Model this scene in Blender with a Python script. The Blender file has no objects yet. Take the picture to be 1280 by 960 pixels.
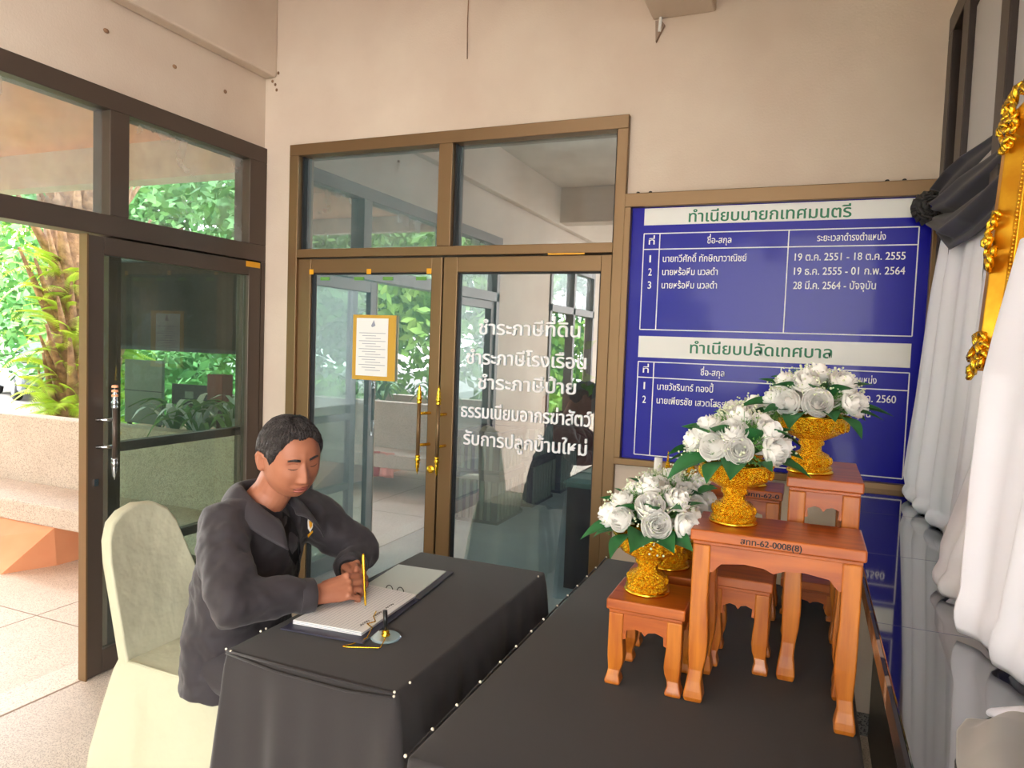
import bpy, bmesh, math, random
import numpy as np
from mathutils import Vector, Matrix, Euler
random.seed(7); rng = np.random.default_rng(7)
SC = bpy.context.scene; COL = SC.collection
PI = math.pi
# ---------------------------------------------------------------- camera, light, exposure
cd = bpy.data.cameras.new('camera'); cam = bpy.data.objects.new('camera', cd); COL.objects.link(cam)
cd.sensor_width = 36; cd.lens = 892.15*36/1280; cd.clip_start = .02; cd.clip_end = 300
CAM = np.array([0, -3.2, 1.5436])
def _R(a, b, c):
    ca, sa, cb, sb, cc, sc = math.cos(a), math.sin(a), math.cos(b), math.sin(b), math.cos(c), math.sin(c)
    return np.array([[ca,-sa,0],[sa,ca,0],[0,0,1]]) @ np.array([[1,0,0],[0,cb,-sb],[0,sb,cb]]) @ np.array([[cc,-sc,0],[sc,cc,0],[0,0,1]])
RM = _R(0.393887547, 1.51544461, 0.0362354870)
cam.matrix_world = Matrix.Translation(Vector(CAM)) @ Matrix(RM.tolist()).to_4x4()
SC.camera = cam
W = bpy.data.worlds.new('world'); SC.world = W; W.use_nodes = True
nt = W.node_tree; bg = nt.nodes['Background']
tc = nt.nodes.new('ShaderNodeTexCoord'); sx = nt.nodes.new('ShaderNodeSeparateXYZ'); cr = nt.nodes.new('ShaderNodeValToRGB')
nt.links.new(tc.outputs['Generated'], sx.inputs[0]); nt.links.new(sx.outputs['Z'], cr.inputs[0]); nt.links.new(cr.outputs[0], bg.inputs[0])
cr.color_ramp.elements[0].position = 0; cr.color_ramp.elements[0].color = (1, .97, .93, 1)
cr.color_ramp.elements[1].position = 1; cr.color_ramp.elements[1].color = (.80, .90, 1, 1)
bg.inputs[1].default_value = 3.4
sd = bpy.data.lights.new('sun', 'SUN'); sun = bpy.data.objects.new('sun', sd); COL.objects.link(sun)
sd.energy = 1.3; sd.angle = math.radians(12); sd.color = (1, .93, .82)
sun.rotation_euler = Vector((.55, .35, -1.0)).to_track_quat('-Z', 'Y').to_euler()
SC.view_settings.view_transform = 'Standard'; SC.view_settings.look = 'None'
SC.view_settings.exposure = 1.86; SC.view_settings.gamma = 1
SC.cycles.max_bounces = 10; SC.cycles.diffuse_bounces = 5; SC.cycles.glossy_bounces = 4; SC.cycles.transparent_max_bounces = 12
SC.cycles.use_denoising = True; SC.cycles.sample_clamp_indirect = 8

# ---------------------------------------------------------------- materials
def L(c): return tuple(((v/255)/12.92 if v/255 <= .04045 else ((v/255+.055)/1.055)**2.4) for v in c) + (1,)
def mat(name, col, rough=.6, metal=0, col2=None, scale=8, detail=4, bump=0, bscale=60, emit=0, coat=0, stretch=None, lo=.35, hi=.65, trans=0, spec=None, sheen=0, speck=None):
    m = bpy.data.materials.new(name); m.use_nodes = True; n = m.node_tree.nodes; l = m.node_tree.links
    b = n['Principled BSDF']; b.inputs['Base Color'].default_value = L(col)
    b.inputs['Roughness'].default_value = rough; b.inputs['Metallic'].default_value = metal
    if coat: b.inputs['Coat Weight'].default_value = coat; b.inputs['Coat Roughness'].default_value = .06
    if spec is not None: b.inputs['Specular IOR Level'].default_value = spec
    if sheen: b.inputs['Sheen Weight'].default_value = sheen
    if emit: b.inputs['Emission Color'].default_value = L(col); b.inputs['Emission Strength'].default_value = emit
    t = n.new('ShaderNodeTexCoord'); mp = n.new('ShaderNodeMapping'); l.new(t.outputs['Object'], mp.inputs[0])
    if stretch: mp.inputs['Scale'].default_value = stretch
    last = None
    if col2:
        x = n.new('ShaderNodeTexNoise'); x.inputs['Scale'].default_value = scale; x.inputs['Detail'].default_value = detail
        r = n.new('ShaderNodeValToRGB'); r.color_ramp.elements[0].position = lo; r.color_ramp.elements[1].position = hi
        r.color_ramp.elements[0].color = L(col); r.color_ramp.elements[1].color = L(col2)
        l.new(mp.outputs[0], x.inputs['Vector']); l.new(x.outputs[0], r.inputs[0]); last = r.outputs[0]
    if speck:
        v = n.new('ShaderNodeTexVoronoi'); v.inputs['Scale'].default_value = speck[0]; l.new(t.outputs['Object'], v.inputs['Vector'])
        hs = n.new('ShaderNodeSeparateColor'); l.new(v.outputs['Color'], hs.inputs[0])
        r2 = n.new('ShaderNodeValToRGB'); r2.color_ramp.interpolation = 'CONSTANT'
        r2.color_ramp.elements[0].color = (0,0,0,1); r2.color_ramp.elements[1].color = (1,1,1,1); r2.color_ramp.elements[1].position = 1-speck[1]
        l.new(hs.outputs[0], r2.inputs[0])
        mx = n.new('ShaderNodeMix'); mx.data_type = 'RGBA'; l.new(r2.outputs[0], mx.inputs[0])
        if last: l.new(last, mx.inputs[6])
        else: mx.inputs[6].default_value = L(col)
        mx.inputs[7].default_value = L(speck[2]); last = mx.outputs[2]
    if last: l.new(last, b.inputs['Base Color'])
    if bump:
        x = n.new('ShaderNodeTexNoise'); x.inputs['Scale'].default_value = bscale; x.inputs['Detail'].default_value = 3
        bp = n.new('ShaderNodeBump'); bp.inputs['Strength'].default_value = bump; bp.inputs['Distance'].default_value = .01
        l.new(mp.outputs[0], x.inputs['Vector']); l.new(x.outputs[0], bp.inputs['Height']); l.new(bp.outputs[0], b.inputs['Normal'])
    return m
def glass(name, tint, refl, rough=0.0, dirt=0):
    m = bpy.data.materials.new(name); m.use_nodes = True; n = m.node_tree.nodes; l = m.node_tree.links; n.clear()
    o = n.new('ShaderNodeOutputMaterial'); tr = n.new('ShaderNodeBsdfTransparent'); tr.inputs[0].default_value = L(tint)
    g = n.new('ShaderNodeBsdfGlossy'); g.inputs['Roughness'].default_value = rough; g.inputs[0].default_value = (.92, .97, 1, 1)
    ge = n.new('ShaderNodeNewGeometry'); dt = n.new('ShaderNodeVectorMath'); dt.operation = 'DOT_PRODUCT'
    l.new(ge.outputs['Incoming'], dt.inputs[0]); l.new(ge.outputs['Normal'], dt.inputs[1])
    ab = n.new('ShaderNodeMath'); ab.operation = 'ABSOLUTE'; l.new(dt.outputs['Value'], ab.inputs[0])
    om = n.new('ShaderNodeMath'); om.operation = 'SUBTRACT'; om.inputs[0].default_value = 1; l.new(ab.outputs[0], om.inputs[1])
    pw = n.new('ShaderNodeMath'); pw.operation = 'POWER'; pw.inputs[1].default_value = 5; l.new(om.outputs[0], pw.inputs[0])
    ma = n.new('ShaderNodeMath'); ma.operation = 'MULTIPLY_ADD'; ma.use_clamp = True; ma.inputs[1].default_value = 1-refl; ma.inputs[2].default_value = refl; l.new(pw.outputs[0], ma.inputs[0])
    mx = n.new('ShaderNodeMixShader'); l.new(ma.outputs[0], mx.inputs[0]); l.new(tr.outputs[0], mx.inputs[1]); l.new(g.outputs[0], mx.inputs[2])
    last = mx.outputs[0]
    if dirt:
        d = n.new('ShaderNodeBsdfDiffuse'); d.inputs[0].default_value = L((200, 205, 205))
        t = n.new('ShaderNodeTexCoord'); x = n.new('ShaderNodeTexNoise'); x.inputs['Scale'].default_value = 5; x.inputs['Detail'].default_value = 8
        l.new(t.outputs['Object'], x.inputs['Vector'])
        mr = n.new('ShaderNodeMapRange'); mr.inputs[1].default_value = .35; mr.inputs[2].default_value = .8; mr.inputs[4].default_value = dirt*2; mr.inputs[3].default_value = dirt*.4
        l.new(x.outputs[0], mr.inputs[0]); m2 = n.new('ShaderNodeMixShader'); l.new(mr.outputs[0], m2.inputs[0]); l.new(last, m2.inputs[1]); l.new(d.outputs[0], m2.inputs[2]); last = m2.outputs[0]
    l.new(last, o.inputs[0]); return m
M = dict(
 wall=mat('wall_paint', (214,198,180), .85, col2=(205,186,168), scale=2.2, detail=6, bump=.12, bscale=120),
 ceil=mat('ceiling_paint', (216,204,190), .9, col2=(206,192,178), scale=3, detail=6),
 floor=mat('terrazzo', (214,200,186), .45, col2=(200,186,172), scale=3, detail=8, speck=(380,.30,(160,146,134))),
 slab=mat('porch_terrazzo', (226,206,190), .5, col2=(212,192,174), scale=2, detail=8, speck=(300,.2,(176,150,132))),
 thresh=mat('threshold_stone', (222,206,190), .5, speck=(300,.15,(170,150,135))),
 joint=mat('joint_strip', (150,128,110), .7),
 granite=mat('granite', (120,116,112), .5, speck=(220,.4,(60,58,58))),
 bronze=mat('bronze_aluminium', (128,101,70), .40, .55),
 bronze_l=mat('dark_bronze_aluminium', (88,76,68), .42, .5),
 gasket=mat('black_gasket', (22,22,24), .6),
 glass_door=glass('office_door_glass', (170,205,210), .34, 0, .04),
 glass_tr=glass('office_transom_glass', (100,128,128), .30, 0, .10),
 glass_left=glass('entrance_glass', (196,214,205), .05, 0, .04),
 glass_ltr=glass('entrance_transom_glass', (215,225,228), .04, 0, .24),  # heavy pale film: some dirt, mostly whitish glare painted over the panes
 plwall=mat('washed_terrazzo', (206,190,176), .8, col2=(196,180,166), scale=4, speck=(200,.3,(168,152,140))),
 orange=mat('peach_paint', (238,170,128), .8, col2=(226,150,108), scale=2),
 peach=mat('peach_soffit_paint', (226,180,146), .85, col2=(218,168,134), scale=2),
 blue=mat('blue_vinyl', (14,12,158), .3, coat=.12, spec=.2),
 blueedge=mat('dark_blue_vinyl', (40,36,110), .35, coat=.4),
 white_v=mat('white_vinyl', (232,232,228), .4),
 green_v=mat('green_lettering', (28,120,84), .5),
 whitetxt=mat('white_lettering', (240,240,244), .5),
 black_cloth=mat('black_cloth', (45,41,42), .82, bump=.25, bscale=900, sheen=.15),
 pearl=mat('pearl', (240,232,214), .25, coat=.5),
 wood=mat('teak', (212,128,40), .36, col2=(164,76,18), scale=5, detail=6, stretch=(9,9,.9), coat=.12, lo=.3, hi=.75),
 wood_h=mat('teak_top', (200,106,36), .34, col2=(152,68,22), scale=5, detail=6, stretch=(.9,9,9), coat=.12, lo=.3, hi=.75),
 woodlab=mat('black_ink', (38,24,16), .6),
 gold=mat('gold', (255,206,50), .20, 1.0, col2=(240,160,20), scale=150, lo=.45, hi=.65, bump=1.0, bscale=210),  # orange specks in the colour imitate the dark and bright of glitter
 gold_s=mat('smooth_gold', (255,204,60), .24, 1.0),
 goldframe=mat('gilt_wood', (232,176,40), .34, .75, col2=(206,140,20), scale=14),
 rose=mat('rose_petal', (252,250,246), .6, sheen=.2),
 leaf=mat('silk_leaf', (44,116,58), .55, col2=(28,92,48), scale=12),
 sprig=mat('sprig_green', (96,150,70), .6),
 bead=mat('spray_blossom', (228,234,206), .5),
 curtain=mat('white_satin', (238,238,250), .6, sheen=.1),
 swag=mat('black_satin', (40,37,39), .6, sheen=.1),
 dark=mat('dark_window_frame', (44,32,28), .4),
 darkglass=mat('dark_panel_glass', (16,14,18), .12),
 panel=mat('grey_wall_panel', (186,182,180), .5),
 counter=mat('dark_polished_counter', (24,26,40), .035, coat=1, spec=1.0),
 edge=mat('mottled_edge', (40,34,34), .25, .3, col2=(176,150,128), scale=9, detail=2, lo=.55, hi=.58),  # pale blotches paint the reflections of a mirror-like edge strip
 cover=mat('ivory_chair_cover', (188,186,160), .8, bump=1.0, bscale=11),
 skin=mat('skin', (172,112,84), .55, col2=(160,100,74), scale=14),
 hair=mat('hair', (34,28,28), .6, col2=(74,68,66), scale=40, lo=.45, hi=.8, bump=.9, bscale=160),
 jacket=mat('charcoal_jacket', (44,39,44), .7, bump=.2, bscale=700, sheen=.15),
 shirt=mat('black_shirt', (16,15,18), .85),
 lip=mat('lip', (146,78,66), .5),
 paper=mat('paper', (232,232,230), .7),
 sheet=mat('pale_green_sheet', (204,212,208), .4),
 folder=mat('navy_folder', (58,58,76), .35),
 inkline=mat('ruled_line', (150,152,168), .7),
 chrome=mat('chrome', (200,205,210), .15, 1),
 penblack=mat('black_plastic', (30,32,34), .3),
 glassdisc=mat('pale_blue_disc', (150,176,186), .08, .3, coat=1),
 yellow=mat('yellow_tape', (226,160,20), .5),
 notice_gold=mat('gold_border', (212,164,66), .4, .3),
 leafA=mat('foliage_green', (98,150,56), .6, col2=(150,186,82), scale=1.5),
 leafB=mat('foliage_dark', (66,124,62), .6, col2=(116,166,88), scale=1.5),
 fern=mat('fern_green', (206,220,84), .55, col2=(164,196,70), scale=4),
 bark=mat('palm_bark', (160,124,94), .9, col2=(110,82,62), scale=12, bump=1, bscale=30),
 grass=mat('lawn', (110,140,60), .9, col2=(90,120,50), scale=2),
 road=mat('road', (118,112,106), .9),
 carp=mat('white_car_paint', (112,115,120), .35, coat=.3),
 carb=mat('black_rubber', (26,26,28), .6),
 carg=mat('car_glass', (36,44,52), .08),
 bin=mat('navy_plastic', (40,54,84), .35),
 maroon=mat('maroon_leather', (110,36,36), .4),
 grey_satin=mat('grey_satin', (150,146,142), .5, sheen=.3),
 lamp_o=mat('office_tube', (250,252,255), .4, emit=34),  # glow of the fill battens added in the office
 purple=mat('dark_plum_laminate', (48,30,44), .4),
 desktop=mat('grey_green_laminate', (90,120,112), .3),
 intfloor=mat('office_floor', (176,178,180), .3, col2=(160,162,166), scale=3),
 intwall=mat('office_wall', (150,158,156), .9),
 dblind=mat('dark_blind', (30,26,24), .8, col2=(40,33,28), scale=6),
 board=mat('grey_board', (120,132,128), .6),
 signd=mat('dark_sign', (34,40,50), .5),
 red=mat('red_cloth', (196,60,66), .8), pink=mat('pink_cloth', (228,150,140), .8),
 lamp=mat('fluorescent_tube', (250,252,255), .4, emit=14),
 lampbody=mat('white_enamel', (230,230,228), .4),
)
# ---------------------------------------------------------------- helpers
class MB:
    def __init__(s): s.v = []; s.f = []
    def add(s, v, f):
        o = len(s.v); s.v += [tuple(map(float, p)) for p in v]; s.f += [tuple(i+o for i in q) for q in f]; return s
    def box(s, x0, x1, y0, y1, z0, z1):
        v = [(x,y,z) for z in (z0,z1) for y in (y0,y1) for x in (x0,x1)]
        return s.add(v, [(0,2,3,1),(4,5,7,6),(0,1,5,4),(2,6,7,3),(0,4,6,2),(1,3,7,5)])
    def tube(s, pts, r, n=10, cap=True, sq=None, up=None):
        pts = [Vector(p) for p in pts]; N = len(pts)
        rs = r if isinstance(r, (list, tuple)) else [r]*N
        v = []; prev = None
        for i, p in enumerate(pts):
            t = (pts[min(i+1,N-1)]-pts[max(i-1,0)]).normalized()
            if prev is None:
                a = Vector(up) if up else (Vector((0,0,1)) if abs(t.z) < .9 else Vector((1,0,0)))
                a = (a - t*a.dot(t)).normalized()
            else:
                a = (prev - t*prev.dot(t)).normalized()
            prev = a; b = t.cross(a); ri = rs[i]
            ra, rb = ri if isinstance(ri, (list, tuple)) else (ri, ri)
            for k in range(n):
                q = 2*PI*k/n; v.append(p + a*ra*math.cos(q) + b*rb*math.sin(q))
        f = [(i*n+k, i*n+(k+1)%n, (i+1)*n+(k+1)%n, (i+1)*n+k) for i in range(N-1) for k in range(n)]
        if cap: f += [tuple(range(n))[::-1], tuple((N-1)*n+k for k in range(n))]
        return s.add(v, f)
    def lathe(s, prof, n=32, c=(0,0,0), fl=0, flamp=0):
        v = []; 
        for r, z in prof:
            for k in range(n):
                a = 2*PI*k/n; rr = r*(1+flamp*math.cos(fl*a)) if fl else r
                v.append((c[0]+rr*math.cos(a), c[1]+rr*math.sin(a), c[2]+z))
        N = len(prof)
        f = [(i*n+k, i*n+(k+1)%n, (i+1)*n+(k+1)%n, (i+1)*n+k) for i in range(N-1) for k in range(n)]
        f += [tuple(range(n))[::-1], tuple((N-1)*n+k for k in range(n))]
        return s.add(v, f)
    def grid(s, fn, nu, nv, closed=False):
        v = [fn(i/nu, j/nv) for j in range(nv+1) for i in range(nu+1)]
        return s.add(v, [(j*(nu+1)+i, j*(nu+1)+i+1, (j+1)*(nu+1)+i+1, (j+1)*(nu+1)+i) for j in range(nv) for i in range(nu)])
    def ball(s, c, r, nu=12, nv=8):
        rx, ry, rz = r if isinstance(r, (list, tuple)) else (r, r, r)
        return s.lathe_e(c, rx, ry, rz, nu, nv)
    def lathe_e(s, c, rx, ry, rz, nu, nv):
        v = [(c[0], c[1], c[2]-rz)]
        for j in range(1, nv):
            t = -PI/2 + PI*j/nv
            for k in range(nu):
                a = 2*PI*k/nu; v.append((c[0]+rx*math.cos(t)*math.cos(a), c[1]+ry*math.cos(t)*math.sin(a), c[2]+rz*math.sin(t)))
        v.append((c[0], c[1], c[2]+rz)); T = len(v)-1
        f = [(0, 1+(k+1)%nu, 1+k) for k in range(nu)]
        f += [(1+j*nu+k, 1+j*nu+(k+1)%nu, 1+(j+1)*nu+(k+1)%nu, 1+(j+1)*nu+k) for j in range(nv-2) for k in range(nu)]
        f += [(1+(nv-2)*nu+k, 1+(nv-2)*nu+(k+1)%nu, T) for k in range(nu)]
        return s.add(v, f)
    def prism(s, poly, axis, a, b):
        # poly: 2-D points in the plane of the other two axes (order x,y,z), extruded along axis a..b
        def P(p, h):
            q = list(p); q.insert(axis, h); return q
        n = len(poly); v = [P(p, a) for p in poly] + [P(p, b) for p in poly]
        return s.add(v, [tuple(range(n))[::-1], tuple(range(n, 2*n))] + [(k, (k+1)%n, n+(k+1)%n, n+k) for k in range(n)])
    def xf(s, m):
        s.v = [tuple(m @ Vector(p)) for p in s.v]; return s
    def mesh(s, name, m, smooth=False):
        me = bpy.data.meshes.new(name); me.from_pydata(s.v, [], s.f); me.update()
        if m: me.materials.append(m)
        if smooth:
            me.polygons.foreach_set('use_smooth', [True]*len(me.polygons))
        return me
    def build(s, name, m, parent=None, smooth=False, bevel=0, subsurf=0, solid=0, loc=None):
        me = s.mesh(name, m, smooth)
        bm = bmesh.new(); bm.from_mesh(me)
        if not solid: bmesh.ops.recalc_face_normals(bm, faces=bm.faces)
        bm.to_mesh(me); bm.free()
        return link(name, me, parent, bevel, subsurf, solid, loc)
def link(name, me, parent=None, bevel=0, subsurf=0, solid=0, loc=None):
    o = bpy.data.objects.new(name, me); COL.objects.link(o)
    if parent: o.parent = parent
    if loc: o.location = loc
    if solid: md = o.modifiers.new('s', 'SOLIDIFY'); md.thickness = solid; md.offset = 0
    if bevel: md = o.modifiers.new('b', 'BEVEL'); md.width = bevel; md.segments = 2; md.limit_method = 'ANGLE'
    if subsurf: md = o.modifiers.new('u', 'SUBSURF'); md.levels = md.render_levels = subsurf
    return o
def tag(o, label, cat, group=None, kind=None):
    o['label'] = label; o['category'] = cat
    if group: o['group'] = group
    if kind: o['kind'] = kind
    return o
def thing(name, label, cat, loc=(0,0,0), rz=0, group=None):
    o = bpy.data.objects.new(name, None); COL.objects.link(o); o.empty_display_size = .05
    o.location = loc; o.rotation_euler = (0,0,rz); return tag(o, label, cat, group)
def struct(name, label=None):
    o = bpy.data.objects.new(name, None); COL.objects.link(o); o.empty_display_size = .05; o['kind'] = 'structure'
    if label: o['label'] = label
    return o
def sbox(name, b, m, label=None, parent=None, bevel=0):
    o = MB().box(*b).build(name, m, parent, bevel=bevel)
    if not parent: o['kind'] = 'structure'
    if label: o['label'] = label
    return o
def part(name, b, m, parent, bevel=0):
    if m.name.endswith('_glass') and name == 'pane':
        x0, x1, y0, y1, z0, z1 = b
        if x1-x0 < y1-y0: x = (x0+x1)/2; v = [(x,y0,z0),(x,y1,z0),(x,y1,z1),(x,y0,z1)]
        else: y = (y0+y1)/2; v = [(x0,y,z0),(x1,y,z0),(x1,y,z1),(x0,y,z1)]
        return MB().add(v, [(0,1,2,3)]).build(name, m, parent)
    return MB().box(*b).build(name, m, parent, bevel=bevel)
def copy_tree(o, parent=None, label=None, loc=None, rot=None, scale=None):
    c = o.copy(); COL.objects.link(c)
    c.parent = parent
    if label: c['label'] = label
    if loc is not None: c.location = loc
    if rot is not None: c.rotation_euler = rot
    if scale is not None: c.scale = scale
    for ch in list(o.children): copy_tree(ch, c)
    return c
UPPER = set('\u0e31\u0e34\u0e35\u0e36\u0e37\u0e4d'); TONE = set('\u0e48\u0e49\u0e4a\u0e4b\u0e4c')
def lettering(name, s, x0, x1, zc, hc, y, m, parent, bold=.014, axis='y', center=True):
    """a line of Thai lettering laid on a wall at y facing -y, spanning x0..x1, body letters hc tall about zc"""
    cu = bpy.data.curves.new('text', 'FONT'); cu.body = s; cu.size = 1
    cu.materials.append(m); cu.materials.append(m)
    raised = [i for i, ch in enumerate(s) if ch in TONE and (s[i-1] in UPPER or (i+1 < len(s) and s[i+1] == '\u0e33'))]
    for i in raised: cu.body_format[i].material_index = 1
    t = bpy.data.objects.new('text', cu); COL.objects.link(t)
    dg = bpy.context.evaluated_depsgraph_get(); me0 = bpy.data.meshes.new_from_object(t.evaluated_get(dg))
    V = np.array([v.co for v in me0.vertices]); F = [tuple(p.vertices) for p in me0.polygons]
    up = set()
    for p in me0.polygons:
        if p.material_index == 1: up.update(p.vertices)
    for i in up: V[i, 1] += .17
    bpy.data.objects.remove(t); bpy.data.curves.remove(cu); bpy.data.meshes.remove(me0)
    mn, mx = V[:,0].min(), V[:,0].max(); sxx = (x1-x0)/(mx-mn); sz = hc/.56
    V2 = np.zeros_like(V); V2[:,0] = x0 + (V[:,0]-mn)*sxx; V2[:,2] = zc - hc/2 + V[:,1]*sz; V2[:,1] = y
    mb = MB()
    offs = [(0,0)] if not bold else [(-1,0),(1,0),(0,-.6),(0,.6)]
    for k, (a, b) in enumerate(offs):
        Q = V2.copy(); Q[:,0] += a*bold*sz; Q[:,2] += b*bold*sz; Q[:,1] -= .0002*k
        mb.add(Q, F)
    me = mb.mesh(name, m); o = bpy.data.objects.new(name, me); COL.objects.link(o)
    if parent: o.parent = parent
    return o
# ---------------------------------------------------------------- structure: walls, floor, ceiling
XL, XR, ZC = -2.88, .47, 3.4
wb = struct('wall_back')
part('wall_panel', (XL-.12, -2.68, 0, .12, 0, ZC), M['wall'], wb)
part('wall_panel', (-2.68, -.80, 0, .12, 2.58, ZC), M['wall'], wb)
part('wall_panel', (-.80, XR+.2, 0, .12, 0, ZC), M['wall'], wb)
sbox('baseboard_back', (-.80, XR, -.012, 0, 0, .09), M['granite'])
wl = struct('wall_left')
part('wall_panel', (XL-.12, XL, -9, 0, 2.585, ZC), M['wall'], wl)
part('wall_panel', (XL-.12, XL, -4.75, -3.25, 0, 2.585), M['wall'], wl)
part('wall_panel', (XL-.12, XL, -9, -6.6, 0, 2.585), M['wall'], wl)
part('soffit_beam', (XL, -2.80, -9, 0, 2.965, ZC), M['wall'], wl, .012)
wr = struct('wall_right')
part('wall_panel', (XR, XR+.12, -3.6, 0, 0, 2.84), M['wall'], wr)
part('wall_panel', (XR, XR+.12, -3.6, 0, 2.84, ZC), M['wall'], wr)
ce = struct('ceiling')
part('ceiling_slab', (XL-.12, 4.5, -9, 0, ZC, ZC+.1), M['ceil'], ce)
part('ceiling_beam', (-.72, -.45, -9, 0, 2.99, ZC), M['wall'], ce, .008)
part('ceiling_beam', (XL, 4.5, -5.0, -4.75, 2.99, ZC), M['wall'], ce, .008)
fl = struct('floor')
part('floor_slab', (XL-.0, 4.5, -9, 0, -.08, 0), M['floor'], fl)
part('threshold', (-3.06, XL, -9, .0, -.08, .001), M['thresh'], fl)
part('porch_slab', (-9.5, -3.06, -7.5, .9, -.08, .0005), M['slab'], fl)
for y in (-.7, -2.2, -3.7): part('joint', (-9.4, -3.07, y-.004, y+.004, 0, .0012), M['joint'], fl)
for x in (-3.75, -5.2, -6.7): part('joint', (x-.004, x+.004, -7.4, .8, 0, .0013), M['joint'], fl)
part('joint', (-2.885, -2.875, -9, 0, 0, .0015), M['joint'], fl)
# cables, cracks and dirt specks on the walls
sp = thing('mud_nest', 'cluster of small brown mud dabs in the ceiling corner over the glass entrance', 'insect nest', (-2.81,0,2.94))
for (x, z) in ((.02,.05),(0,-.01),(-.02,.01),(.01,-.04)): MB().ball((x, -.004, z), (.008,.004,.009), 7, 5).build('mud_dab', M['bark'], sp)
for i, (y, z) in enumerate(((-.30,2.80),(-.62,2.81),(-.98,2.83),(-1.32,2.86))):
    o = MB().ball((XL+.004, y, z), (.005,.011+.002*i,.010), 7, 5).build('mud_nest', M['bark'])
    tag(o, ['small brown mud speck on left wall, closest to the corner','brown mud speck on left wall, second from the corner','brown mud speck on left wall, third from the corner','largest brown mud speck high on the left wall'][i], 'insect nest', 'mud specks on the left wall')
o = MB().tube([(-1.63,-.004,3.3),(-1.632,-.006,3.1),(-1.628,-.004,2.93)], .0022, 5).build('hanging_thread', M['bark']); tag(o, 'thin brown thread hanging down the wall above the office door', 'thread')
hk = thing('wall_bracket', 'small chipped triangular bracket under the short ceiling beam', 'bracket', (-.70, -.0, 2.93))
MB().prism([(0,-.04),(.035,.03),(.02,.05),(-.005,.05)], 1, -.02, 0).build('plate', M['joint'], hk)
MB().tube([(.02,-.02,.09),(.015,-.022,-.0)], .007, 8).build('pin', M['white_v'], hk)
# ---------------------------------------------------------------- office entrance (back wall)
def frame_bars(root, bars, m, bevel=.003):
    for b in bars: part('frame_bar', b, m, root, bevel)
w1 = struct('window_1', 'bronze aluminium frame with two dark transom panes above the office door')
frame_bars(w1, [(-2.68,-.80,-.03,.07,2.525,2.585),(-2.68,-2.62,-.03,.07,0,2.525),(-.85,-.80,-.03,.07,0,2.525),(-2.62,-.85,-.03,.07,1.975,2.02),(-1.755,-1.68,-.03,.07,2.02,2.525)], M['bronze'])
for a, b in ((-2.62,-1.755),(-1.68,-.85)):
    frame_bars(w1, [(a,a+.012,.005,.05,2.02,2.525),(b-.012,b,.005,.05,2.02,2.525)], M['gasket'], 0)
    part('pane', (a, b, .035, .039, 2.02, 2.525), M['glass_tr'], w1)
def office_leaf(name, x0, x1, glx0, glx1, lab):
    d = struct(name, lab)
    for b in ((x0,glx0,-.012,.045,.02,1.968),(glx1,x1,-.012,.045,.02,1.968)): part('stile', b, M['bronze'], d, .003)
    part('top_rail', (glx0,glx1,-.010,.045,1.893,1.968), M['bronze'], d, .003)
    part('bottom_rail', (glx0,glx1,-.010,.045,.02,.12), M['bronze'], d, .003)
    part('pane', (glx0, glx1, .016, .020, .12, 1.893), M['glass_door'], d)
    g = MB()
    for b in ((glx0,glx0+.007,.0,.03,.12,1.893),(glx1-.007,glx1,.0,.03,.12,1.893),(glx0,glx1,.0,.03,1.886,1.893)): g.box(*b)
    g.build('gasket', M['gasket'], d)
    return d
d2 = office_leaf('door_2', -2.62, -1.727, -2.537, -1.786, 'left leaf of the bronze framed glass office door')
d3 = office_leaf('door_3', -1.718, -.855, -1.641, -.905, 'right leaf of the bronze framed glass office door')
def pull(parent, P, T, N, z0, z1, mbar, mtip):
    """pull handle: bar at P (x,y), stands off along N from the door"""
    h = MB(); x, y = P; h.tube([(x,y,z0),(x,y,z1)], .010, 12); hb = h.build('handle', mbar, parent, smooth=True)
    for z, s in ((z0,-1),(z1,1)):
        prof = [(.0105,0),(.014,.006),(.010,.012),(.013,.02),(.015,.026),(.009,.034),(.012,.042),(.009,.052),(.011,.060),(.006,.070),(.008,.078),(.003,.088),(.001,.098)]
        MB().lathe([(r, q*s) for r, q in prof], 14, (x,y,z)).build('finial', mtip, hb, smooth=True)
    for z in (z0+.05, z1-.05):
        MB().tube([(x,y,z),(x+N[0],y+N[1],z)], .008, 8).build('standoff', mtip, hb, smooth=True)
pull(d2, (-1.80,-.075), 0, (.03,.065), .97, 1.23, M['bronze'], M['gold_s'])
pull(d3, (-1.69,-.075), 0, (.01,.065), .97, 1.23, M['bronze'], M['gold_s'])
MB().lathe([(.001,0),(.02,0),(.02,.006),(.012,.010),(.001,.010)], 18).xf(Matrix.Translation((-1.757,-.012,.892)) @ Matrix.Rotation(PI/2,4,'X')).build('lock', M['gold_s'], d2)
for xx in (-2.53, -2.16, -1.80): part('tape_scrap', (xx-.015, xx+.012, -.013, -.011, 1.885, 1.912), M['yellow'], d2)
for xx in (-2.46, -2.24, -2.06, -1.86): part('paper_scrap', (xx-.03, xx+.03, .012, .015, 1.855, 1.873), M['sprig'], d2)
part('tape_scrap', (-1.16, -.98, -.031, -.029, 1.968, 1.976), M['yellow'], w1)
for s, a, b, z, h in (('ชำระภาษีที่ดิน',-1.521,-1.000,1.615,.052),('ชำระภาษีโรงเรือน',-1.585,-.965,1.467,.052),('ชำระภาษีป้าย',-1.518,-1.010,1.345,.052),('ธรรมเนียมอากรฆ่าสัตว์',-1.606,-.930,1.198,.052),('รับการปลูกบ้านใหม่',-1.588,-.945,1.060,.052)):
    lettering('lettering', s, a, b, z, h, .012, M['whitetxt'], d3, bold=.022)
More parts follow.
